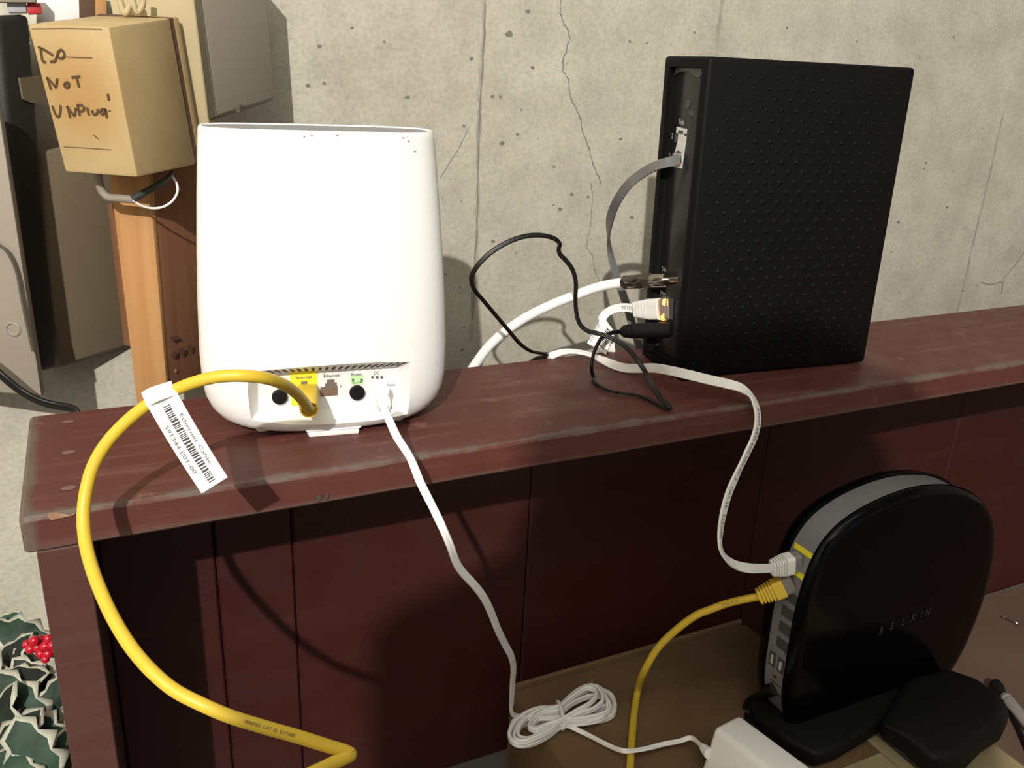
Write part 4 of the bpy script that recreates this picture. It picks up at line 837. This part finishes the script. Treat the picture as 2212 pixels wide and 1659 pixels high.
# grey cabinet at the far left, black case, brown cabinet
gc = thing('cabinet', 'pale grey metal cabinet door with round latch at the left edge', 'cabinet', py(20, 800, .22))
A0, A1 = py(91, 858, .215), py(-2, 236, .215); AL0, AL1 = py(-160, 836, .25), py(-260, 230, .25); AR0, AR1 = py(100, 850, .225), py(8, 236, .225)
cornerbox('door', (A0, A1), (AL0, AL1), (AR0, AR1), M['panel_grey'], gc, .002, 2)
nA = (AL0 - A0).cross(A1 - A0).normalized()
if nA.dot(CAM - A0) < 0: nA = -nA
ka_ = pp(29, 711, A0, nA)
lathe('latch', ka_ - nA * .001, nA, [(0, .0052), (.0015, .0052), (.002, .0042), (.0012, .0036), (.0012, .0001)], M['grey_metal'], gc, 18)
sweep('wire', [pp(-5, 520, A0, nA) + nA * .004, pp(22, 540, A0, nA) + nA * .004, pp(40, 580, A0, nA) + nA * .003, pp(52, 640, A0, nA) + nA * .003, pp(64, 700, A0, nA) + nA * .003, pp(76, 755, A0, nA) + nA * .003], circ(.0012, 6), M['grey_dark'], gc, per=5)
bcase = thing('equipment_case', 'tall black equipment case with a grey plate left of the beige utility box', 'case', py(60, 200, .25))
C0, C1 = py(62, 812, .24), py(-30, 34, .24)
cornerbox('case', (py(70, 806, .24), py(-6, 34, .24)), (py(-60, 830, .262), py(-140, 40, .262)), (py(126, 793, .258), py(66, 30, .258)), M['case_black'], bcase, .004, 3)
g0_, g1_ = py(70, 806, .24), py(-6, 34, .24); nC = (py(126, 793, .258) - g0_).cross(g1_ - g0_).normalized()
if nC.dot(CAM - g0_) < 0: nC = -nC
prism('plate', [pp(u, v, g0_, nC) + nC * .002 for u, v in ((37, 168), (130, 160), (134, 232), (60, 221), (45, 214))], -nC * .0018, M['olive_metal'], bcase)
oc = thing('metal_cabinet', 'brown grey metal cabinet standing in shade behind the lumber post', 'cabinet', py(180, 700, .27))
cornerbox('body', (py(130, 790, .262), py(70, 330, .262)), (py(110, 800, .275), py(50, 330, .275)), (py(300, 740, .292), py(240, 300, .292)), M['olive_metal'], oc, .002, 2)
# shelf clutter above the black case
sp = lambda u, v, y: py(u, v, y)
def slab(name, px, y, d, m, label, cat): 
    return tag(prism(name, [py(u, v, y) for u, v in px], V((0, d, 0)), m, None, .0008, 2), label, cat)
slab('white_cabinet', [(78, 60), (80, -30), (172, -30), (174, 60)], .272, .022, M['white'], 'white cabinet panel behind the small red box at the top left', 'cabinet')
slab('red_box', [(60, 31), (58, 7), (88, 7), (90, 30)], .255, .012, M['red_card'], 'small red box on the black equipment case at the top left', 'box')
slab('grey_box', [(17, 28), (14, 5), (56, 6), (58, 28)], .255, .012, M['blue_grey'], 'small blue grey box on the black equipment case at the top left', 'box')
slab('shelf_rail', [(-20, 5), (-20, -20), (78, -20), (78, 6)], .250, .012, M['grey_metal'], 'grey rail above the small blue grey box at the top left', 'rail')
slab('brown_board', [(172, 60), (170, -30), (205, -30), (207, 60)], .268, .02, M['dark_wood'], 'brown upright board behind the beige utility box', 'board')
slab('orange_board', [(207, 60), (205, -30), (230, -30), (232, 60)], .262, .02, M['tan_wood'], 'orange upright board between the brown board and the cream board', 'board')
# black cord behind the bookcase end
tag(sweep('sagging_wire', [py(-60, 760, .21), py(-20, 790, .205), py(10, 817, .20), py(50, 848, .196), py(90, 868, .19), py(125, 877, .186), py(150, 881, .182), py(166, 890, .178), py(172, 915, .175)], twin(.00145), M['cord_black'], None, per=6)[0], 'black cord sagging across the wall behind the left end of the bookcase', 'cord')

# ================================================================== holly garland, lower left
hl = thing('holly_garland', 'variegated artificial holly with red berries beside the left end of the bookcase', 'garland', (-0.12, 0.12, 0))
def leaf(u, v, d, ang, L, Wd_, tilt, dark=False):
    c = pd(u, v, d); A = MR @ V((math.cos(ang), 0, math.sin(ang))); n = MR @ V((tilt[0], -1, tilt[1])); n.normalize(); A = (A - n * A.dot(n)).normalized(); B = n.cross(A)
    spines = 4; outl = []
    for s in (1, -1):
        seq = []
        for q in range(spines * 2 + 1):
            t = q / (spines * 2); w = math.sin(math.pi * min(1, t * .94 + .06)) ** .75; w *= (1.12 if q % 2 else .68)
            seq.append((t - .5, s * w * .5))
        outl += seq if s == 1 else seq[::-1][1:-1]
    vs, fs, mi = [], [], []
    def P3(x, y): return c + A * (x * L) + B * (y * Wd_) + n * (0.10 * Wd_ * (1 - 4 * y * y) - .25 * L * x * x + .06 * Wd_ * math.sin(9 * x + 5 * y))
    K = len(outl)
    for x, y in outl: vs.append(P3(x, y) + n * (.05 * Wd_ * random.uniform(-1, 1)))
    for q, (x, y) in enumerate(outl): vs.append(P3(x * .92, y * (.84 if q % 2 == 0 else .66) + .02 * random.uniform(-1, 1)))
    vs.append(P3(0, 0))
    for q in range(K):
        fs.append((q, (q + 1) % K, K + (q + 1) % K, K + q)); mi.append(1)
        fs.append((K + q, K + (q + 1) % K, 2 * K)); mi.append(0)
    o = mk('leaf', vs, fs, None, hl, True, mats=[M['leaf_dark'] if dark else M['leaf'], M['leaf_cream']], midx=mi)
    so = o.modifiers.new('thick', 'SOLIDIFY'); so.thickness = .0006
    return o
D = math.radians
for a in [(45, 1372, .565, D(-12), .048, .026, (.2, .6)), (20, 1430, .555, D(60), .045, .026, (-.3, .4), True), (70, 1432, .552, D(-30), .034, .015, (0, .5), True), (12, 1352, .58, D(40), .030, .018, (-.3, .2)), (25, 1475, .54, D(15), .050, .026, (-.2, .5), True), (85, 1470, .545, D(-35), .044, .022, (.3, .2), True), (55, 1530, .53, D(-48), .058, .028, (.2, .3)), (105, 1530, .535, D(70), .040, .022, (.5, .2)), (10, 1560, .52, D(80), .050, .030, (-.5, .1), True), (28, 1610, .51, D(60), .050, .030, (.1, .4), True), (100, 1590, .525, D(-40), .050, .026, (.3, .5)), (80, 1640, .505, D(-55), .056, .032, (.2, .2)), (20, 1665, .50, D(-15), .050, .028, (-.1, .6)), (130, 1640, .52, D(80), .036, .020, (.6, .1)), (98, 1402, .57, D(20), .030, .014, (.2, .4)), (60, 1575, .54, D(10), .045, .024, (0, .7), True), (-20, 1500, .54, D(90), .05, .03, (-.3, .2)), (-15, 1620, .52, D(45), .05, .03, (-.3, .4))]:
    leaf(*a)
for (u, v, r) in [(58, 1392, 10), (74, 1384, 11), (90, 1382, 11), (104, 1380, 10), (66, 1402, 11), (82, 1398, 12), (98, 1396, 12), (112, 1394, 10), (88, 1412, 11), (104, 1412, 11), (98, 1424, 9), (110, 1408, 9)]:
    c = pd(u, v, .545 + .004 * math.sin(u)); rr_ = r / F * .545
    lathe('berry', c - Z * rr_, Z, [(rr_ * (1 - math.cos(q * math.pi / 6)), max(1e-5, rr_ * math.sin(q * math.pi / 6))) for q in range(7)], M['berry'], hl, 10)
sweep('stem', [V((-.14, .15, .0)), V((-.12, .14, .04)), pd(40, 1560, .56), pd(70, 1450, .57), pd(90, 1400, .56)], circ(.0016, 6), M['sheath'], hl, per=5)

# ================================================================== unseen chair added behind the camera, its back shaped to shade the bookcase
chr_ = thing('added_shade_chair', 'unseen charcoal chair added behind the camera to shade the bookcase', 'chair', (-0.09, -0.9, 0))
bp_ = [(-.27, .42), (-.277, .6), (-.277, .82), (-.265, .834), (-.235, .841), (-.21, .852), (-.2, .88), (-.195, .915), (-.185, .93), (-.165, .936), (-.07, .932), (-.04, .92), (-.01, .893), (.01, .864), (.032, .83), (.05, .75), (.055, .42)]  # back outline traced from the soft shadow it is added to cast
prism('backrest', [V((x, -.72, z)) for x, z in bp_], V((0, .04, 0)), M['fabric'], chr_, .006, 3)
box('seat', (-.28, -1.16, .40), (.06, -.73, .46), M['fabric'], chr_, .02, 3)
for (x, y) in ((-.25, -1.12), (.03, -1.12), (-.25, -.76), (.03, -.76)): box('leg', (x - .015, y - .015, 0), (x + .015, y + .015, .405), M['black'], chr_, .003, 2)
